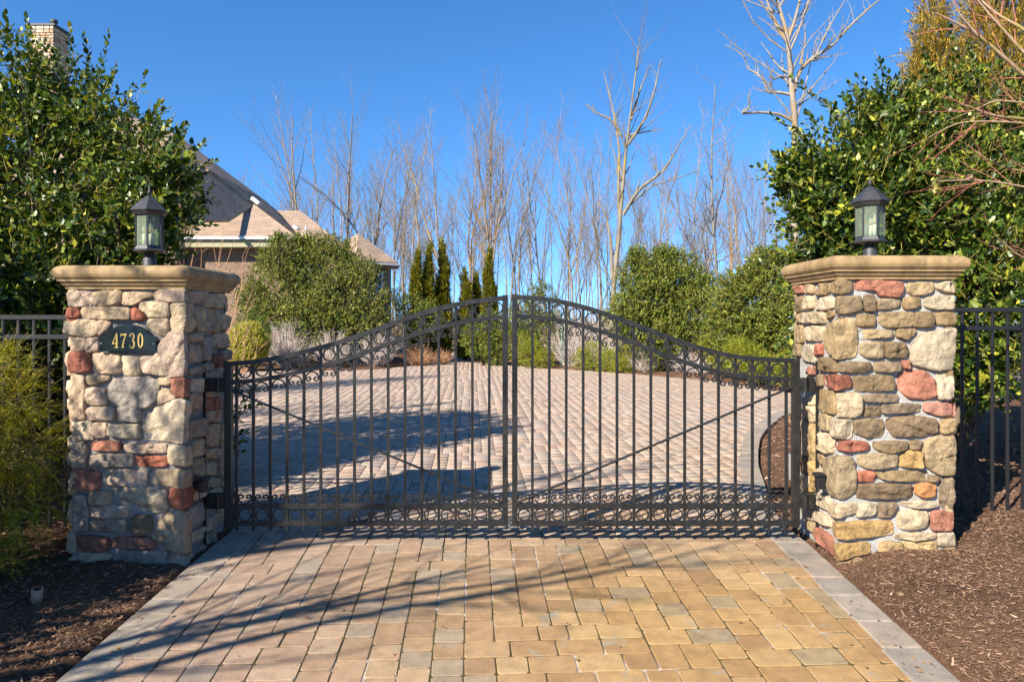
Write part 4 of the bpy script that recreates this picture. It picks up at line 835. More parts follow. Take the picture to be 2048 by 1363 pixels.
# two big hollies behind the fence
LHB = [blob(90, 215, 7.5, 115), blob(205, 290, 7.3, 115), blob(325, 350, 7.0, 85), blob(300, 455, 6.9, 95), blob(60, 400, 7.0, 200), blob(190, 480, 6.7, 150), blob(-90, 230, 7.4, 190), blob(10, 560, 6.8, 150), blob(250, 590, 6.9, 90), blob(-180, 480, 7.2, 220), blob(90, 330, 7.6, 170), blob(-40, 700, 6.7, 110), (-5.4, 6.5, 1.5, .9, .8, .9), (-6.1, 6.7, 2.4, 1.1, .8, 1.0), (-4.5, 7.4, .9, 1.0, .8, .8), (-3.4, 7.6, .6, .7, .6, .55), (-3.5, 6.5, 1.0, .5, .45, .6), (-4.0, 6.3, 1.7, .6, .5, .6), (-3.2, 6.4, .5, .4, .4, .5), (-5.4, 8.2, .7, 1.2, .8, .7)]
plant('holly_tree', (-4.4, 7.3, 0), 'tall dense glossy-leaved holly behind the fence at left, hiding the chimney base', 'tree', LHB, 4300, 10, .22, .084, .54, 'holly', HP, T_HOLLY, 31, core=1400, trunk=.055, single=280,
      shoots=[(60, 120, 53, 37, 7.3), (150, 150, 138, 45, 7.3), (195, 180, 214, 84, 7.2), (200, 200, 236, 122, 7.2), (225, 240, 263, 177, 7.1), (285, 265, 329, 193, 7.0), (305, 290, 353, 222, 7.0), (360, 330, 425, 272, 6.9), (380, 350, 431, 318, 6.9), (20, 110, 8, 2, 7.4), (180, 150, 170, 75, 7.4), (120, 140, 100, 80, 7.4), (350, 400, 420, 360, 6.9), (290, 280, 300, 200, 7.0)], gap=.12, gf=2.6, shell=.45, stemr=.003)
RHB = [blob(1700, 340, 7.3, 115), blob(1640, 420, 7.2, 85), blob(1810, 300, 7.6, 120), blob(1930, 260, 7.7, 130), blob(1890, 430, 7.2, 150), blob(2080, 350, 7.5, 180), blob(1650, 530, 7.3, 95), blob(1990, 600, 6.7, 140), blob(1800, 560, 7.5, 130), blob(1640, 680, 7.6, 60), blob(2130, 560, 7.0, 200), blob(1960, 740, 6.6, 80), blob(1760, 420, 7.1, 120), blob(1760, 240, 7.5, 70), blob(1590, 350, 7.3, 45)]
plant('holly_tree', (4.6, 7.6, 0), 'sprawling bright green holly behind the fence at right, with shoots poking above', 'tree', RHB, 3400, 10, .22, .082, .52, 'holly', HP, T_HOLLY, 32, core=1300, trunk=.055, single=280,
      shoots=[(1790, 210, 1746, 94, 7.4), (1690, 240, 1603, 168, 7.3), (1640, 300, 1549, 234, 7.2), (1610, 330, 1537, 304, 7.2), (1610, 420, 1541, 402, 7.1), (1940, 200, 1905, 85, 7.5), (1960, 190, 1937, 80, 7.5), (1740, 250, 1693, 160, 7.3), (1760, 240, 1728, 165, 7.3), (1880, 180, 1850, 110, 7.5), (1600, 500, 1545, 505, 7.1), (1620, 560, 1560, 575, 7.1), (2000, 190, 2010, 110, 7.5), (1830, 210, 1812, 140, 7.5), (1590, 655, 1552, 690, 7.2), (1600, 700, 1558, 720, 7.2)], gap=.20, gf=2.6, shell=.40, stemr=.003)
# pale leggy bare stems inside the right holly
def stemmy(name, base, label, cat, n, spread, h, r, mat, seed, sub=3, group=None, lean=(0, 0), taper=.25, wob=.05, part='branches', k=4, r2=.4):
    rs_ = np.random.RandomState(seed); root = empty(name, base, label, cat, group); a = Acc(); b0 = np.array(base, float)
    stem_into(a, b0, n, spread, h, r, rs_, sub, lean, taper, wob, k, r2)
    child(root, part, a.mesh(part), M[mat], kind='stuff'); return root
def stem_into(a, b0, n, spread, h, r, rs_, sub=3, lean=(0, 0), taper=.25, wob=.05, k=4, r2=.4):
    for i in range(n):
        th = rs_.uniform(0, 6.28); e = math.sqrt(rs_.rand()) * .98; ph = e * math.pi / 2
        tip = b0 + np.array([spread * math.sin(ph) * math.cos(th) + lean[0], spread * math.sin(ph) * math.sin(th) + lean[1], h * (.30 + .70 * math.cos(ph)) * rs_.uniform(.85, 1.0)])
        s_ = b0 + rs_.normal(0, spread * .10, 3) * (1, 1, 0); t = np.linspace(0, 1, 5)[:, None]
        m_ = (s_ + tip) / 2 + np.array([(tip - s_)[0] * .12, (tip - s_)[1] * .12, -h * .03]); pts = (1 - t) ** 2 * s_ + 2 * t * (1 - t) * m_ + t ** 2 * tip + rs_.normal(0, wob * spread, (5, 3)) * t
        a.tube(pts, np.linspace(r, r * taper, 5), k)
        for q in range(sub):
            j = rs_.randint(1, 5); d = norm(tip - s_) + rs_.normal(0, .55, 3); d[2] = abs(d[2]) * .7; e2 = pts[j] + norm(d) * spread * rs_.uniform(.15, .45); a.tube([pts[j], (pts[j] + e2) / 2 + rs_.normal(0, .015, 3), e2], [r * r2, r * r2 * .7, r * r2 * .35], 3)

# golden threadleaf conifer at the left edge, in front of the fence
GC = [(-3.32, 4.75, 1.02, .28, .28, .20), (-3.24, 4.70, .74, .34, .34, .24), (-3.20, 4.6, .44, .34, .32, .20), (-3.42, 4.72, 1.24, .22, .26, .16), (-3.75, 4.7, .7, .5, .45, .5), (-3.38, 4.5, .16, .34, .30, .16), (-3.45, 4.3, -.02, .22, .22, .12)]
plant('golden_cypress', (-3.5, 4.65, -.03), 'drooping golden green threadleaf cypress in front of the fence at the left edge', 'shrub', GC, 1500, 30, .24, .055, .17, 'needle', ([(.16, .18, .012), (.27, .26, .015), (.40, .35, .025), (.06, .08, .01)], (.35, .3, .19, .16)), T_SMALL, 41, flat=True, droop=.55, ang=48, up=.10, shell=.35, stemr=.0016, trunk=.018, zmin=-.1, taper=.6, rnd_d=.3)

# dark evergreen shrub and bare tree left of the camera: their shadows cross the drive
plant('viburnum_shrub', (-4.2, 2.85, -.15), 'dense evergreen shrub left of the driveway casting the dark shade over the mulch', 'shrub', [(-4.05, 2.95, .9, .50, .48, 1.05), (-4.15, 3.15, 1.55, .34, .34, .55), (-4.45, 2.55, 1.5, .40, .40, .9), (-3.75, 2.75, .55, .42, .42, .7), (-4.2, 2.3, .7, .4, .4, .8)], 1650, 8, .22, .08, .5, 'holly', HP, T_HOLLY, 43, trunk=.03, gap=.30, gf=4.5, zmin=-.15, shell=.3)

plant('added_shade_shrub', (-5.1, 4.85, -.02), 'dense evergreen shrub added out of view at far left to shade the ground behind the fence', 'shrub', [(-5.1, 4.85, 1.0, .75, .6, .9), (-5.3, 4.6, 2.0, .8, .7, .8), (-4.75, 4.9, .6, .45, .45, .5), (-5.9, 5.0, 1.6, .8, .6, 1.2), (-5.4, 4.9, 2.9, .6, .6, .5)], 1300, 8, .22, .10, .5, 'holly', HP, T_HOLLY, 44, trunk=.03, zmin=-.05, shell=.3, core=250)  # unseen shrub, added beyond the left edge to darken the ground behind the fence

# rounded shrubs in the far left bed
def yz(Y): return 0.03
plant('boxwood_shrub', (-8.2, 22.6, 0), 'clipped yellow-green boxwood ball next to the house number pillar', 'shrub', [(-8.05, 22.4, .78, .60, .55, .66)], 7000, 7, .09, .045, .65, 'smallleaf', ([(.34, .34, .03), (.46, .43, .05), (.22, .24, .02)], (.45, .35, .2)), T_SMALL, 51, shell=.7, trunk=.02)
plant('evergreen_shrub', (-8.7, 24.6, 0), 'small bright green shrub behind the boxwood ball', 'shrub', [(-8.6, 24.6, .9, .9, .7, .95)], 900, 7, .12, .07, .45, 'smallleaf', ([(.07, .13, .015), (.12, .18, .02)], (.6, .4)), T_SMALL, 52, shell=.5)
HB = [blob(560, 590, 26, 75), blob(640, 560, 26.5, 85), blob(560, 520, 26, 45), blob(700, 600, 25.5, 80), blob(620, 650, 25, 70), blob(530, 650, 25.5, 55), blob(730, 640, 25, 55), blob(645, 500, 26.5, 35), blob(600, 488, 26.5, 22), blob(690, 510, 26.5, 28), blob(560, 480, 26.2, 14), blob(510, 600, 26, 40), blob(725, 545, 26, 32)]
plant('holly_shrub', (-6.9, 26, 0), 'very large rounded holly in front of the house, above the grey shrubs', 'shrub', HB, 6500, 8, .24, .105, .52, 'smallleaf', ([(.028, .052, .008), (.07, .105, .012), (.16, .18, .02), (.28, .27, .04)], (.32, .31, .24, .13)), T_SMALL, 53, shell=.5, core=900, trunk=.06, gap=.12, gf=1.1, stemr=.006)
def twiggy(px, pyb, pyt, wpx, Y, label, seed, mat='twig_grey', n=150, r=.010, group=None):
    b0 = P(px, pyb, Y); stemmy('bare_shrub', (b0[0], Y, 0.0), label, 'shrub', n, wpx / 2 / F * Y, H - (pyt - HY) / F * Y, r, mat, seed, 4, group, wob=.07)
twiggy(576, 735, 640, 98, 23.8, 'largest silvery leafless round shrub, right of the boxwood ball', 61, n=230)
twiggy(664, 735, 657, 76, 24.0, 'silvery leafless round shrub, second of the three grey ones', 62, n=170)
twiggy(752, 737, 652, 84, 24.4, 'silvery leafless round shrub, nearest to the rust-coloured ones', 63, n=170)
twiggy(838, 738, 694, 62, 25.3, 'low rust-brown bare shrub, left one of the rust pair', 64, 'twig_rust', n=190, r=.008)
twiggy(884, 736, 698, 44, 25.8, 'low rust-brown bare shrub, right one of the rust pair', 65, 'twig_rust', n=130, r=.008)

# columnar evergreens
AP = ([(.11, .115, .01), (.20, .18, .015), (.32, .27, .025), (.05, .06, .008)], (.36, .3, .16, .18))
def column(px, pyt, pyb, wpx, Y, label, seed, ns=1500, pal=AP, skew=0, group='columnar evergreens beyond the court'):
    zt = H - (pyt - HY) / F * Y; X = (px - CX) / F * Y; r = wpx / 2 / F * Y; bl = []
    for i in range(7):
        t = i / 6; rr2 = r * (1.0 if t < .35 else 1 - .80 * ((t - .35) / .65) ** 1.3); bl.append((X + skew * t + .06 * math.sin(i * 2 + seed), Y, .1 + (zt - .25) * t * .93 + .1, rr2, rr2, max(.45, zt / 7)))
    return plant('arborvitae', (X, Y, 0), label, 'tree', bl, int(ns * 2.6), 9, .20, .15, .26, 'needle', pal, T_SMALL, seed, group, shell=.30, up=.72, ang=35, stems=False, trunk=.05, rnd_d=.22)
column(833, 515, 720, 30, 27.5, 'columnar arborvitae, leftmost of the tall clump behind the rust shrubs', 71)
column(856, 500, 725, 36, 27.8, 'broad pointed arborvitae in the middle of the tall clump', 72)
column(886, 497, 725, 34, 28.2, 'slim tall arborvitae with a dark shaded side, rightmost of the tall clump', 73)
column(932, 550, 720, 30, 28.6, 'shorter golden arborvitae just right of the court exit', 74, 1000)
column(954, 556, 720, 24, 29.0, 'short narrow arborvitae beside the taller one at the gate peak', 75, 900)
column(978, 513, 722, 32, 28.4, 'tall arborvitae just left of the gate peak', 76)
MP = ([(.065, .105, .012), (.135, .17, .018), (.26, .27, .03), (.03, .05, .008)], (.34, .30, .18, .18))
plant('euonymus_shrub', (-2.9, 26.0, 0), 'loose light green shrub below the tall arborvitae clump', 'shrub', [blob(820, 620, 26.3, 32), blob(850, 640, 26.3, 36), blob(800, 600, 26.3, 20)], 900, 7, .17, .085, .5, 'smallleaf', MP, T_SMALL, 81, gap=.2)
plant('evergreen_hedge', (-1.0, 25.5, 0), 'green hedge shrub beside the court exit, left of the gate posts', 'shrub', [blob(960, 680, 25.3, 36), blob(985, 655, 25.4, 34), blob(990, 700, 25.2, 28)], 1300, 7, .17, .085, .5, 'smallleaf', MP, T_SMALL, 82, gap=.15)
plant('evergreen_hedge', (.9, 25.2, 0), 'taller light green hedge shrub behind the gate meeting posts', 'shrub', [blob(1050, 640, 25.2, 44), blob(1085, 610, 25.2, 36), blob(1090, 670, 25, 45), blob(1040, 690, 25, 38), blob(1078, 578, 25.2, 16), blob(1120, 650, 25, 24)], 2000, 7, .17, .085, .5, 'smallleaf', MP, T_SMALL, 83, gap=.15)
RB1 = [blob(1310, 610, 22.6, 80), blob(1290, 560, 22.6, 55), blob(1350, 560, 22.8, 58), blob(1265, 640, 22.2, 50), blob(1380, 640, 22, 65), blob(1320, 690, 21.7, 55), blob(1275, 515, 22.6, 20), blob(1330, 515, 22.8, 25), blob(1400, 580, 22.3, 40)]
plant('holly_shrub', (4.6, 22.6, 0), 'big rounded olive-green holly beyond the court, left one of the right-hand pair', 'shrub', RB1, 6500, 8, .20, .095, .55, 'smallleaf', MP, T_SMALL, 84, shell=.5, trunk=.06, core=900, gap=.2, gf=1.3, stemr=.006)
RB2 = [blob(1500, 610, 18.5, 75), blob(1550, 560, 18.5, 60), blob(1460, 650, 18.8, 50), blob(1540, 660, 18, 60), blob(1530, 530, 18.5, 35), blob(1480, 590, 18.6, 40), blob(1590, 640, 17.5, 60), blob(1490, 700, 18.2, 45)]
plant('holly_shrub', (6.2, 18.6, 0), 'looser olive-green holly beyond the court, next to the sunlit pillar', 'shrub', RB2, 5200, 8, .19, .085, .54, 'smallleaf', MP, T_SMALL, 85, shell=.5, trunk=.05, core=700, gap=.22, gf=1.3, stemr=.005)
JP = ([(.16, .19, .02), (.26, .26, .02), (.36, .32, .03), (.07, .10, .012)], (.38, .3, .14, .18))
def juniper(bl, Y, label, seed, ns=900): 
    c = bl[0]; plant('juniper_shrub', (c[0], c[1], 0), label, 'shrub', bl, ns, 9, .20, .085, .18, 'needle', JP, T_SMALL, seed, 'low golden junipers along the bed', shell=.45, up=.45, ang=40, stems=False, trunk=.02, rnd_d=.45)
juniper([blob(1062, 710, 24.0, 26), blob(1090, 722, 23.6, 18), blob(1045, 690, 24.2, 18)], 24, 'golden juniper directly right of the gate meeting posts', 91)
juniper([blob(1190, 712, 22.6, 30), blob(1222, 726, 22.2, 24), blob(1165, 722, 22.8, 20)], 22, 'golden juniper left of the big rounded holly', 92, 1100)
juniper([blob(1250, 715, 21.9, 22), blob(1245, 735, 21.6, 18)], 21, 'golden juniper at the foot of the big rounded holly', 93, 700)
juniper([blob(1425, 700, 19.3, 26), blob(1450, 720, 18.9, 24)], 19, 'golden juniper between the two hollies', 94)
juniper([blob(1500, 722, 17.2, 30), blob(1530, 738, 16.8, 26), blob(1475, 705, 17.5, 22)], 17, 'golden juniper spreading left of the right gate hinge', 95, 1100)
juniper([blob(1566, 745, 15.9, 22), blob(1582, 725, 16.0, 20)], 16, 'golden juniper closest to the right gate hinge', 96, 700)
juniper([blob(1275, 668, 22.4, 14), blob(1300, 672, 22.3, 18)], 22, 'small golden conifer tuft in front of the big rounded holly', 97, 400)
for i, (px, Y, l) in enumerate([(1140, 24.2, 'tangle of grey bare stems between hedge and juniper'), (1205, 24.5, 'tangle of grey bare stems behind the golden juniper'), (1385, 20.6, 'grey bare stems under the rounded holly'), (1290, 21.6, 'low grey bare stems at the court edge')]):
    stemmy('bare_shrub', ((px - CX) / F * Y, Y, 0), l, 'shrub', 110, .75 if i < 2 else .6, 2.1 if i < 2 else .7, .009, 'twig_grey', 100 + i, 3, wob=.1)
# green wire trellis
q = P(1122, 690, 24.3); root = empty('garden_trellis', (q[0], 23.9, 0), 'thin green wire trellis standing in the hedge right of the meeting posts', 'trellis')
a = Acc(); a.tube([(q[0], 23.9, 0), (q[0], 23.9, 1.35)], .014, 6); child(root, 'stake', a.mesh('stake'), M['green_metal'])
for z in (.35, .6, .85, 1.1):
    a = Acc(); a.tube([(q[0] - .09, 23.9, z), (q[0], 23.885, z + .03), (q[0] + .09, 23.9, z)], .010, 5); child(root, 'rung', a.mesh('rung'), M['green_metal'])
# orange-brown twigs behind the left pillar
stemmy('bare_shrub', (-4.9, 11.5, .2), 'tall leafless orange-brown shrub rising behind the house number pillar', 'shrub', 60, 1.05, 2.95, .011, 'twig_rust', 111, 6, wob=.10)
plant('pine_sapling', (-5.1, 10.2, 0), 'yellow-green conifer tips beside the left lantern', 'tree', [blob(372, 425, 10.2, 22, 1, 1.6), blob(360, 480, 10.2, 26, 1, 1.4), blob(385, 400, 10.2, 9, 1, 2)], 160, 9, .16, .055, .25, 'needle', JP, T_SMALL, 112, up=.6, ang=40, trunk=.03)
# golden cypresses behind the right holly
OP = ([(.22, .15, .02), (.36, .23, .025), (.12, .11, .02), (.46, .31, .04)], (.32, .28, .25, .15))
def bigcy(px, pyt, Y, wpx, label, seed, ns):
    X = (px - CX) / F * Y; zt = H - (pyt - HY) / F * Y; r = wpx / 2 / F * Y; bl = [(X, Y, zt * t, r * max(.10, (1.05 - t) ** .8), r * max(.12, 1.05 - t), zt * .11) for t in np.linspace(.35, .95, 8)]
    plant('golden_cypress', (X, Y, 0), label, 'tree', bl, int(ns * 2.0), 12, .36, .12, .20, 'needle', OP, T_SMALL, seed, shell=.4, up=.60, ang=34, stems=True, stemr=.003, trunk=.09, rnd_d=.28)
bigcy(1866, 10, 13.0, 330, 'orange-tipped pointed cypress rising behind the right holly', 121, 2200)
bigcy(2010, -190, 13.5, 460, 'large orange-green cypress filling the top right corner', 122, 3200)

plant('pine_tree', (-9.6, 12.2, 0), 'tall dark evergreen left of the court whose shadow reaches the far paving', 'tree', [(-9.6, 12.2, z_, r_, r_, .9) for z_, r_ in ((1.2, 1.7), (2.4, 1.6), (3.6, 1.35), (4.7, 1.05), (5.8, .75), (6.8, .4))], 1900, 9, .42, .16, .16, 'needle', ([(.05, .08, .012), (.09, .12, .018)], (.6, .4)), T_SMALL, 125, shell=.3, up=.3, stems=True, stemr=.005, trunk=.10)

# ------------------------------------------------------------------ bare trees
def grow(polys, p, d, L, r, lvl, rnd, maxl, par):
    n = (9, 6, 4, 3, 3)[min(lvl, 4)]; pts = [np.array(p)]; dv = np.array(d, float); seg = L / n
    for i in range(n):
        dv = norm(dv + np.array([rnd.gauss(0, par['wob']), rnd.gauss(0, par['wob']), rnd.gauss(0, par['wob'] * .6) + (par['trop'] if lvl else .0)])); pts.append(pts[-1] + dv * seg)
    rad = np.linspace(r, r * (.22 if lvl else .25), n + 1); polys.append((np.array(pts), rad, lvl))
    if lvl >= maxl: return
    nb = par['nb'][lvl]; lo = par['lo'] if lvl == 0 else .15
    for i in range(nb):
        t = lo + (1 - lo) * ((i + rnd.random()) / nb); k = min(n - 1, int(t * n)); f = t * n - k; q = pts[k] * (1 - f) + pts[k + 1] * f; pd = norm(pts[k + 1] - pts[k])
        th = rnd.uniform(0, 6.283); s1 = norm(np.cross(pd, np.array([.3, .1, .95]) if abs(pd[2]) < .9 else np.array([1., .1, 0]))); s2 = np.cross(pd, s1); a = math.radians(rnd.uniform(*par['ang']))
        nd = pd * math.cos(a) + (s1 * math.cos(th) + s2 * math.sin(th)) * math.sin(a); rr2 = (r * (1 - .75 * t)) * rnd.uniform(.35, .6)
        grow(polys, q, nd, L * rnd.uniform(*par['len']) * (1 - .55 * t if lvl == 0 else 1 - .4 * t), max(rr2, par['rmin']), lvl + 1, rnd, maxl, par)
PAR = dict(wob=.07, trop=.10, nb=(14, 6, 4), lo=.30, ang=(22, 48), len=(.30, .50), rmin=.005)
def split_tree(root, polys, mat, mat2=None):
    t, b_ = Acc(), Acc()
    for pts, rad, lvl in polys: (t if lvl == 0 else b_).tube(pts, rad, (7, 5, 4, 3, 3)[min(lvl, 4)])
    child(root, 'trunk', t.mesh('trunk', True), M[mat], shift=False)
    if b_.n: child(root, 'branches', b_.mesh('branches'), M[mat2 or mat], shift=False, kind='stuff')
def bare(px, Y, pxt, pyt, rpx, label, mat, seed, par=None, lvl=3, fork=0):
    rnd = random.Random(seed); X = (px - CX) / F * Y; tip = P(pxt, pyt, Y) - np.array([X, Y, 0]); p_ = dict(PAR); p_.update(par or {}); L = np.linalg.norm(tip); polys = []
    root = empty('bare_tree', (X, Y, 0), label, 'tree'); r = rpx * .68 / F * Y
    grow(polys, (0, 0, 0), norm(tip), L, r, 0, rnd, lvl, p_)
    for i in range(fork):
        k = rnd.choice((2, 3, 4)); s_ = polys[0][0][k]; d = norm(norm(tip) + np.array([rnd.uniform(-.09, .09), rnd.uniform(-.2, .2), 0])); q = dict(p_); q['lo'] = .2; grow(polys, s_, d, L * (1 - k / 9) * .95, r * .65, 0, rnd, lvl, q)
    split_tree(root, polys, mat); return root
specs = [(588, 44, 600, 236, 5, 'slender bare tree rising above the dark roof slope', 'bark_tan', 201, {}, 0), (628, 50, 626, 270, 3.5, 'thin bare tree right of the first one above the roof', 'bark_grey', 202, dict(lo=.45), 0),
 (714, 46, 722, 240, 5, 'spreading bare tree directly behind the turret roof', 'bark_grey', 317, dict(lo=.45), 0), (762, 47, 768, 290, 5, 'crooked brown bare tree just right of the turret', 'bark_tan', 204, dict(wob=.16), 1), (797, 52, 800, 285, 4, 'thin bare tree between the turret and the arborvitae clump', 'bark_grey', 205, {}, 1),
 (845, 50, 838, 262, 4, 'upright bare tree above the leftmost arborvitae', 'bark_grey', 206, {}, 1), (915, 46, 885, 245, 5, 'bare tree leaning left above the tall arborvitae clump', 'bark_tan', 207, dict(wob=.08), 1), (935, 52, 945, 265, 4, 'yellowish upright bare tree in the middle of the wood', 'bark_tan', 208, {}, 1),
 (975, 48, 1010, 250, 5, 'tall bare tree with a fan of limbs leaning right, above the gate peak', 'bark_tan', 209, dict(ang=(15, 38)), 3), (1100, 55, 1085, 335, 4, 'narrow bare tree right of the gate peak', 'bark_grey', 210, {}, 0), (1152, 50, 1150, 330, 3.5, 'thin straight pale tree left of the lichen-covered tree', 'bark_pale', 211, {}, 0),
 (1455, 40, 1447, 150, 5.5, 'straight grey leader-trunked tree with short side branches, right of the lichen tree', 'bark_grey', 212, dict(ang=(45, 75), len=(.20, .34), wob=.05, nb=(24, 6, 3)), 0), (1415, 44, 1390, 330, 5, 'small crooked bare tree in front of the straight grey one', 'bark_grey', 213, dict(wob=.2), 1), (1520, 50, 1500, 330, 4, 'faint bare tree between the straight grey tree and the right holly', 'bark_grey', 214, {}, 1)]
for px, Y, pxt, pyt, rpx, lab, mat, seed, par, fk in specs: bare(px, Y, pxt, pyt, rpx, lab, mat, seed, par, 3, fk)
def limb_tree(base, Y, limbs, label, mat, seed, par, lvl0=1, maxl=3, name='bare_tree', loc=None):
    rnd = random.Random(seed); X = (base - CX) / F * Y if loc is None else loc[0]; Yb = Y if loc is None else loc[1]; root = empty(name, (X, Yb, 0 if loc is None else loc[2]), label, 'tree'); polys = []; o = np.array(root.location)
    for i, (pp, r0, r1, nb, dy) in enumerate(limbs):
        if loc is None: pts = np.array([P(x, y, Y + dy * j / max(1, len(pp) - 1)) for j, (x, y) in enumerate(pp)]) - o; r0, r1 = r0 / F * Y, r1 / F * Y
        else: pts = np.array(pp, float) - o
        t = np.linspace(0, 1, len(pts)); tt = np.linspace(0, 1, len(pts) * 3); sm = np.stack([np.interp(tt, t, pts[:, k]) for k in range(3)], 1)
        sm[1:-1] = (sm[:-2] + sm[1:-1] * 2 + sm[2:]) / 4; polys.append((sm, np.linspace(r0, r1, len(sm)), 0 if i == 0 else 1))
        for q in range(nb):
            k = rnd.randint(int(len(sm) * (.35 if i == 0 else .15)), len(sm) - 2); pd = norm(sm[k + 1] - sm[k]); a = math.radians(rnd.uniform(*par['ang'])); v = norm(np.array([rnd.gauss(0, 1), rnd.gauss(0, 1) * .6, rnd.gauss(.35, .8)])); v = norm(v - pd * (v @ pd))
            Ls = np.linalg.norm(sm[-1] - sm[0]) * rnd.uniform(*par['len']); rr2 = (r0 + (r1 - r0) * k / len(sm)) * rnd.uniform(.3, .5); grow(polys, sm[k], pd * math.cos(a) + v * math.sin(a), Ls, max(rr2, par['rmin']), lvl0 + 1, rnd, maxl, par)
    if name == 'maple_tree':                                  # thick limbs keep their own bark, thin twigs are red
        big = [(q[0], q[1], 0) for q in polys if q[2] < 2]; split_tree(root, big + [q for q in polys if q[2] >= 2], mat, 'twig_red')
    else: split_tree(root, polys, mat)
    return root
limb_tree(1222, 38, [([(1222, 700), (1228, 560), (1238, 470), (1245, 380), (1252, 300), (1262, 220), (1275, 120), (1278, 90)], 5.5, .7, 22, 0), ([(1240, 450), (1236, 380), (1240, 300), (1228, 230), (1222, 200), (1206, 140)], 3.6, .8, 10, .8), ([(1255, 290), (1290, 240), (1310, 180), (1322, 118)], 3.5, .7, 9, -.8),
  ([(1246, 430), (1275, 380), (1330, 340), (1352, 300), (1380, 250)], 4, .7, 12, -1), ([(1250, 420), (1300, 372), (1350, 358), (1400, 340)], 2.5, .6, 8, 1), ([(1244, 275), (1225, 240), (1190, 225), (1170, 208)], 3, .7, 9, 0), ([(1225, 560), (1222, 480), (1212, 430), (1196, 400)], 4, .8, 8, 0), ([(1258, 270), (1300, 262), (1330, 258)], 2, .5, 6, 0), ([(1262, 240), (1280, 180), (1300, 130)], 3, .7, 8, 1)],
  'tall twin-stemmed bare tree covered in yellow lichen, right of centre', 'bark_gold', 220, dict(PAR, len=(.12, .24), ang=(25, 55), nb=(8, 7, 5), rmin=.005))
limb_tree(1592, 27, [([(1592, 720), (1590, 500), (1591, 300), (1590, 240), (1583, 170), (1578, 100), (1572, 60), (1560, 20), (1545, -30)], 8.5, 3.0, 22, 0), ([(1588, 180), (1600, 140), (1622, 118), (1665, 92), (1700, 52), (1740, 15), (1765, -5)], 5, 1.0, 22, .6), ([(1590, 245), (1560, 228), (1520, 224), (1480, 228), (1500, 215), (1496, 190)], 3.6, 1.2, 15, -.5),
  ([(1585, 190), (1555, 184), (1536, 186), (1528, 160), (1510, 145), (1495, 138), (1488, 110), (1450, 90)], 3.4, .8, 22, .3), ([(1580, 155), (1560, 152), (1545, 160), (1538, 135), (1532, 122)], 2.5, .8, 9, -.4), ([(1575, 85), (1555, 55), (1540, 20), (1528, -20)], 4.5, 2, 15, .5), ([(1576, 80), (1590, 40), (1600, 0), (1612, -30)], 4.0, 1.5, 19, 0), ([(1592, 215), (1612, 200), (1640, 185), (1680, 160)], 2, .5, 15, 0), ([(1600, 130), (1612, 80), (1606, 30)], 2, .7, 11, 0), ([(1630, 115), (1660, 50), (1690, 0)], 2.2, .7, 15, 0)],
  'big pale grey tree with gnarled crooked limbs, cut off by the top edge', 'bark_pale', 221, dict(PAR, len=(.10, .28), ang=(28, 62), wob=.15, nb=(8, 6, 5), rmin=.0045))
# the wood behind: one shape per kind, copied
var = []
for i in range(6):
    rnd = random.Random(300 + i); root = empty('woodland_tree', (0, 0, 0), 'thin leafless trees packed together in the wood behind the court', 'tree', 'leafless trees of the wood'); polys = []
    hh = rnd.uniform(12, 16); grow(polys, (0, 0, 0), norm(np.array([rnd.uniform(-.06, .06), 0, 1.])), hh, rnd.uniform(.045, .085), 0, rnd, 3, dict(PAR, nb=(20, 6, 5), lo=(.42, .30, .50, .36, .45, .28)[i], ang=((25, 50), (14, 34), (30, 60), (18, 40), (28, 55), (12, 30))[i], len=((.16, .30), (.26, .44), (.14, .26), (.20, .40), (.15, .30), (.28, .48))[i], wob=(.03, .06, .03, .08, .04, .07)[i], rmin=.007)); split_tree(root, polys, ('bark_grey', 'bark_tan', 'bark_pale', 'bark_grey', 'bark_tan', 'bark_grey')[i]); var.append(root)
def copy_tree(src):
    r_ = src.copy(); C.objects.link(r_)
    for ch in src.children: c_ = ch.copy(); C.objects.link(c_); c_.parent = r_
    return r_
rw = random.Random(9); first = [True] * 6
for i in range(200):
    k = i % 6; o = var[k] if first[k] else copy_tree(var[k]); first[k] = False
    px = 470 + 1120 * ((i * .618034) % 1); Y = rw.uniform(52, 90); s_ = rw.uniform(.8, 1.25) * (.80 if px < 560 else 1.0)
    o.location = ((px - CX) / F * Y, Y, 0); o.scale = (s_, s_, s_ * rw.uniform(.9, 1.1)); o.rotation_euler = (0, 0, rw.uniform(0, 6.28))
for i in range(34):                                           # trees beyond the house and the hollies, seen from a step aside
    k = i % 6; o = copy_tree(var[k]); px = rw.choice((rw.uniform(-700, 460), rw.uniform(1600, 2800))); Y = rw.uniform(50, 85); s_ = rw.uniform(.6, .95); o.location = ((px - CX) / F * Y, Y, 0); o.scale = (s_,) * 3; o.rotation_euler = (0, 0, rw.uniform(0, 6.28))
# undergrowth: brown brush at the foot of the wood
a = Acc(); rs_ = np.random.RandomState(77)
for i in range(420):
    px = rs_.uniform(380, 1680); Y = rs_.uniform(38, 78); stem_into(a, np.array([(px - CX) / F * Y, Y, 0.]), 9, 1.7, rs_.uniform(2.5, 4.2) * Y / 55, .02, rs_, 3, wob=.12, k=3)
o = link('undergrowth', a.mesh('undergrowth'), M['bark_tan'], kind='stuff')

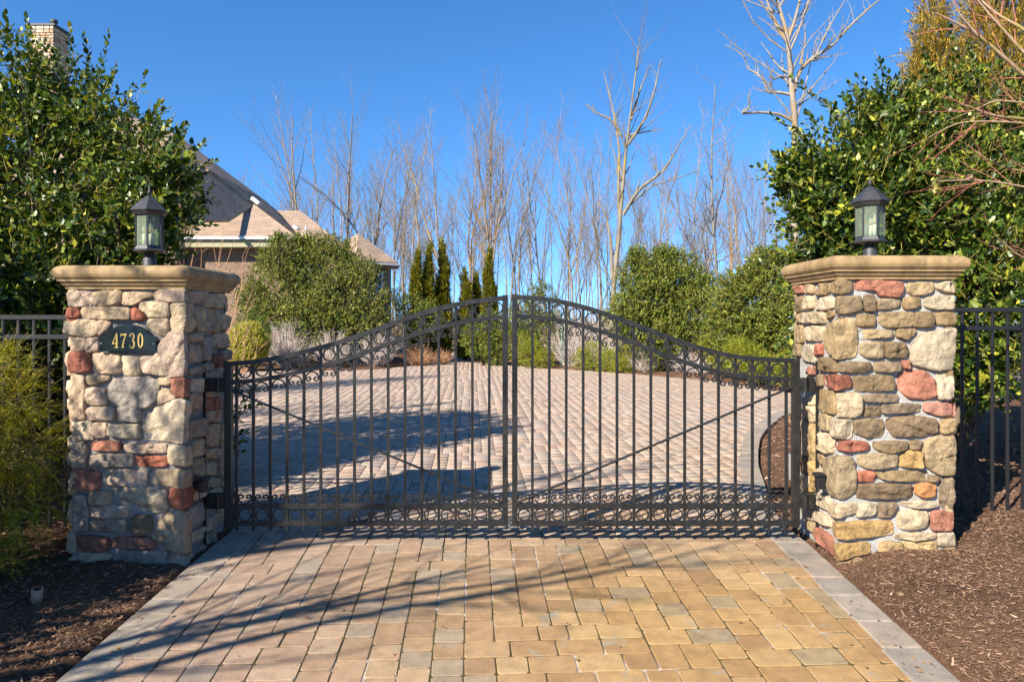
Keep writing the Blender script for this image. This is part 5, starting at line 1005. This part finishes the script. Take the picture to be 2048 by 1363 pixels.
# maple reaching in from the right
def Q(pts, Y0, Y1): return [tuple(P(x, y, Y0 + (Y1 - Y0) * i / (len(pts) - 1))) for i, (x, y) in enumerate(pts)]
mb = (3.9 + .35, 4.6, 0)
ML = [(Q([(2330, 900), (2320, 560), (2260, 300), (2180, 200)], 4.7, 4.7), .055, .03, 2), (Q([(2180, 200), (2100, 175), (2048, 152), (2018, 123), (1952, 66), (1910, 45), (1870, 25)], 4.6, 4.5), .018, .004, 12), (Q([(2180, 200), (2110, 110), (2048, 58), (1993, 29), (1955, -6)], 4.6, 4.8), .016, .006, 8), (Q([(2180, 200), (2060, 120), (2001, 53), (1975, 25), (1940, -20)], 4.7, 4.7), .013, .004, 8),
      (Q([(2260, 300), (2130, 245), (2048, 238), (1985, 232), (1950, 218), (1919, 208)], 4.5, 4.3), .014, .005, 12), (Q([(2260, 320), (2120, 255), (2048, 246), (1990, 243), (1931, 243), (1900, 252), (1857, 275)], 4.6, 4.6), .010, .002, 14), (Q([(2300, 420), (2150, 385), (2048, 374), (1985, 362), (1930, 360), (1874, 362)], 4.4, 4.3), .009, .0025, 12), (Q([(1930, 360), (1948, 352), (1935, 350)], 4.3, 4.3), .006, .004, 0),
      (Q([(2260, 300), (2100, 215), (2048, 205), (1990, 200), (1960, 215), (1900, 240)], 4.4, 4.4), .008, .002, 12), (Q([(1952, 66), (1920, 30), (1900, -10)], 4.5, 4.5), .006, .002, 4), (Q([(2300, 300), (2150, 330), (2060, 345), (1990, 330), (1950, 300)], 4.6, 4.7), .007, .002, 12), (Q([(2300, 480), (2120, 520), (2050, 520), (2000, 480), (1980, 455)], 4.8, 4.8), .006, .0015, 8)]
limb_tree(0, 0, [(p_, a_, b_, n_, 0) for p_, a_, b_, n_ in ML], 'bare maple with reddish twigs reaching in from the right edge', 'bark_maple', 230, dict(PAR, len=(.12, .32), ang=(15, 50), wob=.10, trop=.01, nb=(4, 3, 3), rmin=.0013), loc=(ML[0][0][0][0], 4.7, 0), name='maple_tree')
# tree standing left of the camera
SLb = [([(-6.4, -.2, -.3), (-6.35, -.1, 1.2), (-6.3, 0, 2.4), (-6.3, .1, 4), (-6.2, 0, 5.6), (-6.1, .1, 7.4)], 0.115, 0.027, 16, 0), ([(-6.35, -.1, 1.3), (-5.6, .1, 1.9), (-4.9, .45, 2.5), (-4.1, .8, 3.0), (-3.4, 1.1, 3.25)], 0.068, 0.014, 22, 0), ([(-6.3, 0, 2.2), (-5.4, -.3, 2.9), (-4.6, .0, 3.5), (-3.6, -.1, 4.2), (-2.9, .1, 4.6)], 0.054, 0.011, 20, 0),
       ([(-6.3, 0, 1.6), (-5.7, .6, 2.1), (-5.2, 1.3, 2.4), (-4.9, 1.9, 2.9), (-4.6, 2.3, 3.3)], 0.047, 0.009, 20, 0), ([(-6.3, .1, 3.2), (-5.6, .7, 4.2), (-5.0, 1.0, 5.0), (-4.2, 1.3, 5.9)], 0.041, 0.009, 18, 0), ([(-6.3, -.1, 1.0), (-5.7, -.4, 1.35), (-5.1, -.3, 1.6), (-4.5, .1, 1.9), (-3.9, .25, 2.15)], 0.047, 0.009, 20, 0), ([(-6.3, 0, 2.2), (-5.9, .8, 3.3), (-5.2, 1.6, 3.9), (-4.6, 2.3, 3.7), (-4.1, 2.7, 3.4)], .020, .006, 20, 0), ([(-6.3, .0, 2.6), (-5.6, .9, 3.8), (-5.0, 1.5, 4.5), (-4.5, 1.8, 5.0)], .018, .005, 14, 0), ([(-6.3, .1, 4.2), (-5.6, -.4, 5.4), (-5.0, -.6, 6.4)], 0.041, 0.009, 18, 0)]
SLb += [([(-6.35, -.1, 1.2), (-5.6, .5, 1.75), (-4.9, .75, 2.15), (-4.2, 1.15, 2.45), (-3.7, 1.35, 2.6)], .050, .018, 26, 0), ([(-6.3, 0, 2.0), (-5.2, .2, 2.7), (-4.3, .6, 3.1), (-3.5, .55, 3.5), (-2.9, .7, 3.7)], .034, .012, 22, 0)]
limb_tree(0, 0, SLb, 'bare tree left of the driveway whose branch shadows streak the pavers', 'bark_brown', 240, dict(PAR, len=(.12, .34), ang=(25, 60), wob=.12, trop=.05, nb=(5, 4, 3), rmin=.005), loc=(-6.4, -.2, -.3))

# ------------------------------------------------------------------ house
P0_ = P
def P(px, py, Y): return P0_(px, py, Y * 1.18)
hx = P(560, 600, 27); house = empty('house', (-13, 33, 0), 'stone house with tan shingled hip roofs, turret and tall chimney behind the hollies', 'house')
def face_obj(name, polys, mat, th=.12, parent=house, uv=True):
    V = []; Fc = []; UV = []
    for pts in polys:
        pts = [np.array(p, float) for p in pts]; nn = norm(np.cross(pts[1] - pts[0], pts[2] - pts[0])); 
        if nn[2] < 0: pts = pts[::-1]; nn = -nn
        hdir = norm(np.cross(np.array([0, 0, 1.]), nn)); vdir = np.cross(nn, hdir); b0 = len(V); n = len(pts)
        V += pts + [p - nn * th for p in pts]; Fc.append(tuple(range(b0, b0 + n))); Fc.append(tuple(range(b0 + 2 * n - 1, b0 + n - 1, -1)))
        for i in range(n): j = (i + 1) % n; Fc.append((b0 + i, b0 + n + i, b0 + n + j, b0 + j))
        UV += [(p @ hdir, p @ vdir) for p in V[b0:b0 + 2 * n]]
    me = mesh_py(name, V, Fc); ul = me.uv_layers.new(name='UV')
    for lp in me.loops: ul.data[lp.index].uv = UV[lp.vertex_index]
    return child(parent, name, me, M[mat])
def on_plane(px, py, p0, nn):
    d = np.array([(px - CX) / F, 1, -(py - HY) / F]); o = np.array([0, 0, H]); t = ((np.array(p0) - o) @ nn) / (d @ nn); return o + d * t
# front hip roof
E0 = P(372, 473, 24.0); E1 = P(594, 473, 24.0); nb_ = norm(np.array([0, -.45, .893])); pb = P(500, 473, 24)
AP1 = on_plane(508, 408, pb, nb_); R0 = on_plane(462, 437, pb, nb_); R1 = on_plane(372, 437, pb, nb_)
face_obj('front_roof', [[E0, E1, AP1, R0, R1]], 'shingle')
Er = np.array([E1[0] + 1.1, E1[1] + 5.5, E1[2]])
# dark slope facing away from the sun
nd_ = norm(np.array([.74, -.12, .66])); p0 = AP1 + np.array([.0, .05, -.05])
face_obj('side_roof', [[on_plane(x, y, p0, nd_) for x, y in ((508, 410), (462, 440), (368, 441), (345, 285), (418, 340))]], 'shingle')
B1, B2, B3 = P(345, 285, 25.4), P(418, 340, 25.5), P(508, 408, 27.2); B4 = P(603, 476, 29.2); A1, A2, A3, A4 = P(345, 262, 27.5), P(430, 326, 28.0), P(525, 397, 29.5), P(555, 422, 30.5)
face_obj('ridge_roof', [[B1, B2, A2, A1], [B2, B3, A3, A2], [B3, B4, P(618, 476, 29.6), A4, A3]], 'shingle')
Dp, Sp = P(322, 441, 26.2), P(342, 287, 26.2); M2 = np.array([-18., 33., 11.]); FL = np.array([-23.2, 28.5, 5.4]); BK = np.array([-13., 42.5, 4.8]); BL = np.array([-23.2, 42.5, 4.8])
face_obj('main_roof', [[FL, Dp, Sp], [FL, Sp, M2], [Sp, B1, M2], [B1, A1, M2], [M2, A1, A2], [M2, A2, BK], [A2, A3, BK], [A3, A4, BK], [M2, BK, BL], [FL, M2, BL]], 'shingle', .05)
bm = bmesh.new(); box(bm, (-17.6, 34.6, 2.35), (9.6, 13.0, 4.7)); bm_obj('wall', bm, M['house_stone'], house)
face_obj('rear_roof', [[P(552, 421, 30.4), P(600, 421, 30.6), P(690, 492, 29), P(745, 540, 28), P(640, 545, 27.2), P(596, 474, 29)]], 'shingle')
# turret: hexagonal tent roof on a hexagonal room
tc = P(716, 530, 30); tx, ty = tc[0], tc[1]; zt = H - (466 - HY) / F * 35.4; ze = H - (523 - HY) / F * 34.2; rr_t = 2.18
hexp = [np.array([tx + rr_t * math.cos(math.radians(a_)), ty + rr_t * math.sin(math.radians(a_)), ze]) for a_ in range(-80, 280, 60)]
face_obj('turret_roof', [[hexp[i], hexp[(i + 1) % 6], np.array([tx, ty, zt])] for i in range(6)], 'shingle', .06)
for i in range(6):
    a_, b_ = hexp[i], hexp[(i + 1) % 6]; bar(house, 'gutter', tuple(a_ * .995 + np.array([0, 0, 0]) * 0 + np.array([0, .14, -.09])), tuple(b_ * .995 + np.array([0, .14, -.09])), .11, .10, 'white_trim')
bm = bmesh.new(); lathe(bm, (tx, ty, ze - .30), [(1.60, 0), (1.72, .05), (2.0, .20)], 6, math.radians(-80)); bm_obj('turret_soffit', bm, M['soffit'], house)
bm = bmesh.new(); lathe(bm, (tx, ty, 0), [(1.63, 0), (1.63, ze - .28)], 6, math.radians(-80)); bm_obj('turret_wall', bm, M['house_stone'], house)
for ang_ in (-50, -110):
    a_ = math.radians(ang_); ap = 1.63 * math.cos(math.radians(30)); cc = Vector((tx + ap * math.cos(a_), ty + ap * math.sin(a_), ze - 1.15)); rot = Matrix.Rotation(a_, 4, 'Z')
    bm = bmesh.new(); nrm = Vector((math.cos(a_), math.sin(a_), 0)); tan_ = Vector((-nrm.y, nrm.x, 0))
    for s_, h_ in (((-.48), 0), ((.48), 0)): box(bm, cc + tan_ * s_ + nrm * .03, (.09, .09, 1.3), rot)
    box(bm, cc + Vector((0, 0, .62)) + nrm * .032, (.09, 1.05, .12), rot); box(bm, cc - Vector((0, 0, .62)) + nrm * .032, (.12, 1.1, .09), rot); box(bm, cc + nrm * .028, (.06, .9, .045), rot)
    w = bm_obj('window', bm, M['white_trim'], house); bm = bmesh.new(); box(bm, cc + nrm * .012, (.03, .92, 1.24), rot); bm_obj('pane', bm, M['glass'], w, shift=False).location = -Vector(house.location)
# eaves and walls
bar(house, 'gutter', (E0[0] - 1, E0[1] - .07, E0[2] - .06), (E1[0] + .03, E1[1] - .07, E1[2] - .06), .13, .11, 'white_trim')
bm = bmesh.new(); box(bm, ((E0[0] + E1[0]) / 2 - .5, E0[1] + .03, E0[2] - .27), (E1[0] - E0[0] + 1.0, .05, .26)); bm_obj('fascia', bm, M['soffit'], house)
bm = bmesh.new(); box(bm, ((E0[0] + E1[0]) / 2 - .5, E0[1] + .36, E0[2] - .40), (E1[0] - E0[0] + 1.0, .62, .04)); bm_obj('soffit', bm, M['soffit'], house)
bm = bmesh.new(); box(bm, ((E0[0] + E1[0]) / 2 - .8, E0[1] + 3.6, (E0[2] - .42) / 2), (E1[0] - E0[0] + .6, 6.0, E0[2] - .42)); bm_obj('wall', bm, M['house_stone'], house)
bm = bmesh.new(); box(bm, (-9.4, 36.6, 2.2), (6.0, 4.6, 4.2)); bm_obj('wall', bm, M['house_stone'], house)
bar(house, 'gutter', tuple(P(640, 547, 27.1)), tuple(P(700, 545, 27.6)), .12, .11, 'white_trim')
for (px, py, Y, s_) in ((512, 402, 27.0, (.42, .3, .16)), (592, 455, 28.6, (.26, .3, .13))):
    bm = bmesh.new(); box(bm, P(px, py, Y), s_, Matrix.Rotation(math.radians(38), 4, 'Y'), .02); bm_obj('roof_vent', bm, M['white_trim'], house)
a = Acc(); q = P(612, 470, 28.4); a.tube([q, q + (0, 0, .42)], .045, 8); child(house, 'vent_pipe', a.mesh('vent_pipe'), M['white_trim'])
# chimney with its own stones
cq = P(85, 90, 26); CY = 26 * 1.18; cw = 46 / F * CY; ctop = H - (52 - HY) / F * CY; bm = bmesh.new(); box(bm, (cq[0], CY + cw / 2, ctop / 2), (cw - .06, cw - .06, ctop)); ch = bm_obj('chimney', bm, M['mortar'], house)
def chim_part(name, bm, mat):
    me = bpy.data.meshes.new(name); bmesh.ops.recalc_face_normals(bm, faces=bm.faces); bm.to_mesh(me); bm.free(); me.transform(Matrix.Translation(-Vector(house.location))); o = link(name, me, M[mat], ch); return o
for side in range(2):
    z = ctop - 3.3
    while z < ctop - .06:
        h_ = min(rs.choice((.11, .15, .19)), ctop - z); s_ = 0
        while s_ < cw - .08:
            w = min(rs.uniform(.16, .36), cw - s_); bm = bmesh.new()
            if side == 0: box(bm, (cq[0] - cw / 2 + s_ + w / 2, CY + .01, z + h_ / 2), (w - .02, .09, h_ - .02), bev=.014)
            else: box(bm, (cq[0] + cw / 2 - .01, CY + .05 + s_ + w / 2, z + h_ / 2), (.09, w - .02, h_ - .02), bev=.014)
            o = chim_part('stone', bm, 'stone'); o.color = (*rs.choice([(.46, .37, .25), (.52, .42, .31), (.42, .32, .20), (.42, .27, .16)]), 1); s_ += w
        z += h_
bm = bmesh.new(); box(bm, (cq[0], CY + cw / 2, ctop + .05), (cw + .12, cw + .12, .09), bev=.01); chim_part('chimney_cap', bm, 'lead')
bm = bmesh.new(); lathe(bm, (cq[0] + .18, CY + cw / 2, ctop + .09), [(.11, 0), (.11, .22), (.15, .23), (.15, .33), (.10, .36)], 14); chim_part('flue', bm, 'lead')

# fallen leaves blown over the paving
n_ = 260; lx = RN.uniform(-2.0, 2.0, n_); ly = 3.0 + 9 * RN.rand(n_) ** 1.6; edge = RN.rand(n_) < .6; lx = np.where(edge, np.sign(lx) * (2.02 - np.abs(RN.normal(0, .16, n_))), lx)
pp_ = np.stack([lx, ly, gz(ly) + .012], 1); th_ = RN.uniform(0, 6.28, n_); la_ = norm(np.stack([np.cos(th_), np.sin(th_), RN.normal(.05, .12, n_)], 1)); up_ = norm(np.stack([RN.normal(0, .3, n_), RN.normal(0, .3, n_), np.ones(n_)], 1)); lb_ = norm(np.cross(up_, la_)); lc_ = np.cross(la_, lb_)
link('fallen_leaves', leaves_mesh('fallen_leaves', (pp_, la_, lb_, lc_, RN.uniform(.012, .032, n_)), .6, T_HOLLY, leaf_cols([(.22, .12, .05), (.30, .18, .08), (.14, .08, .04)], (.4, .3, .3), n_, RN)), M['chips'], kind='stuff')
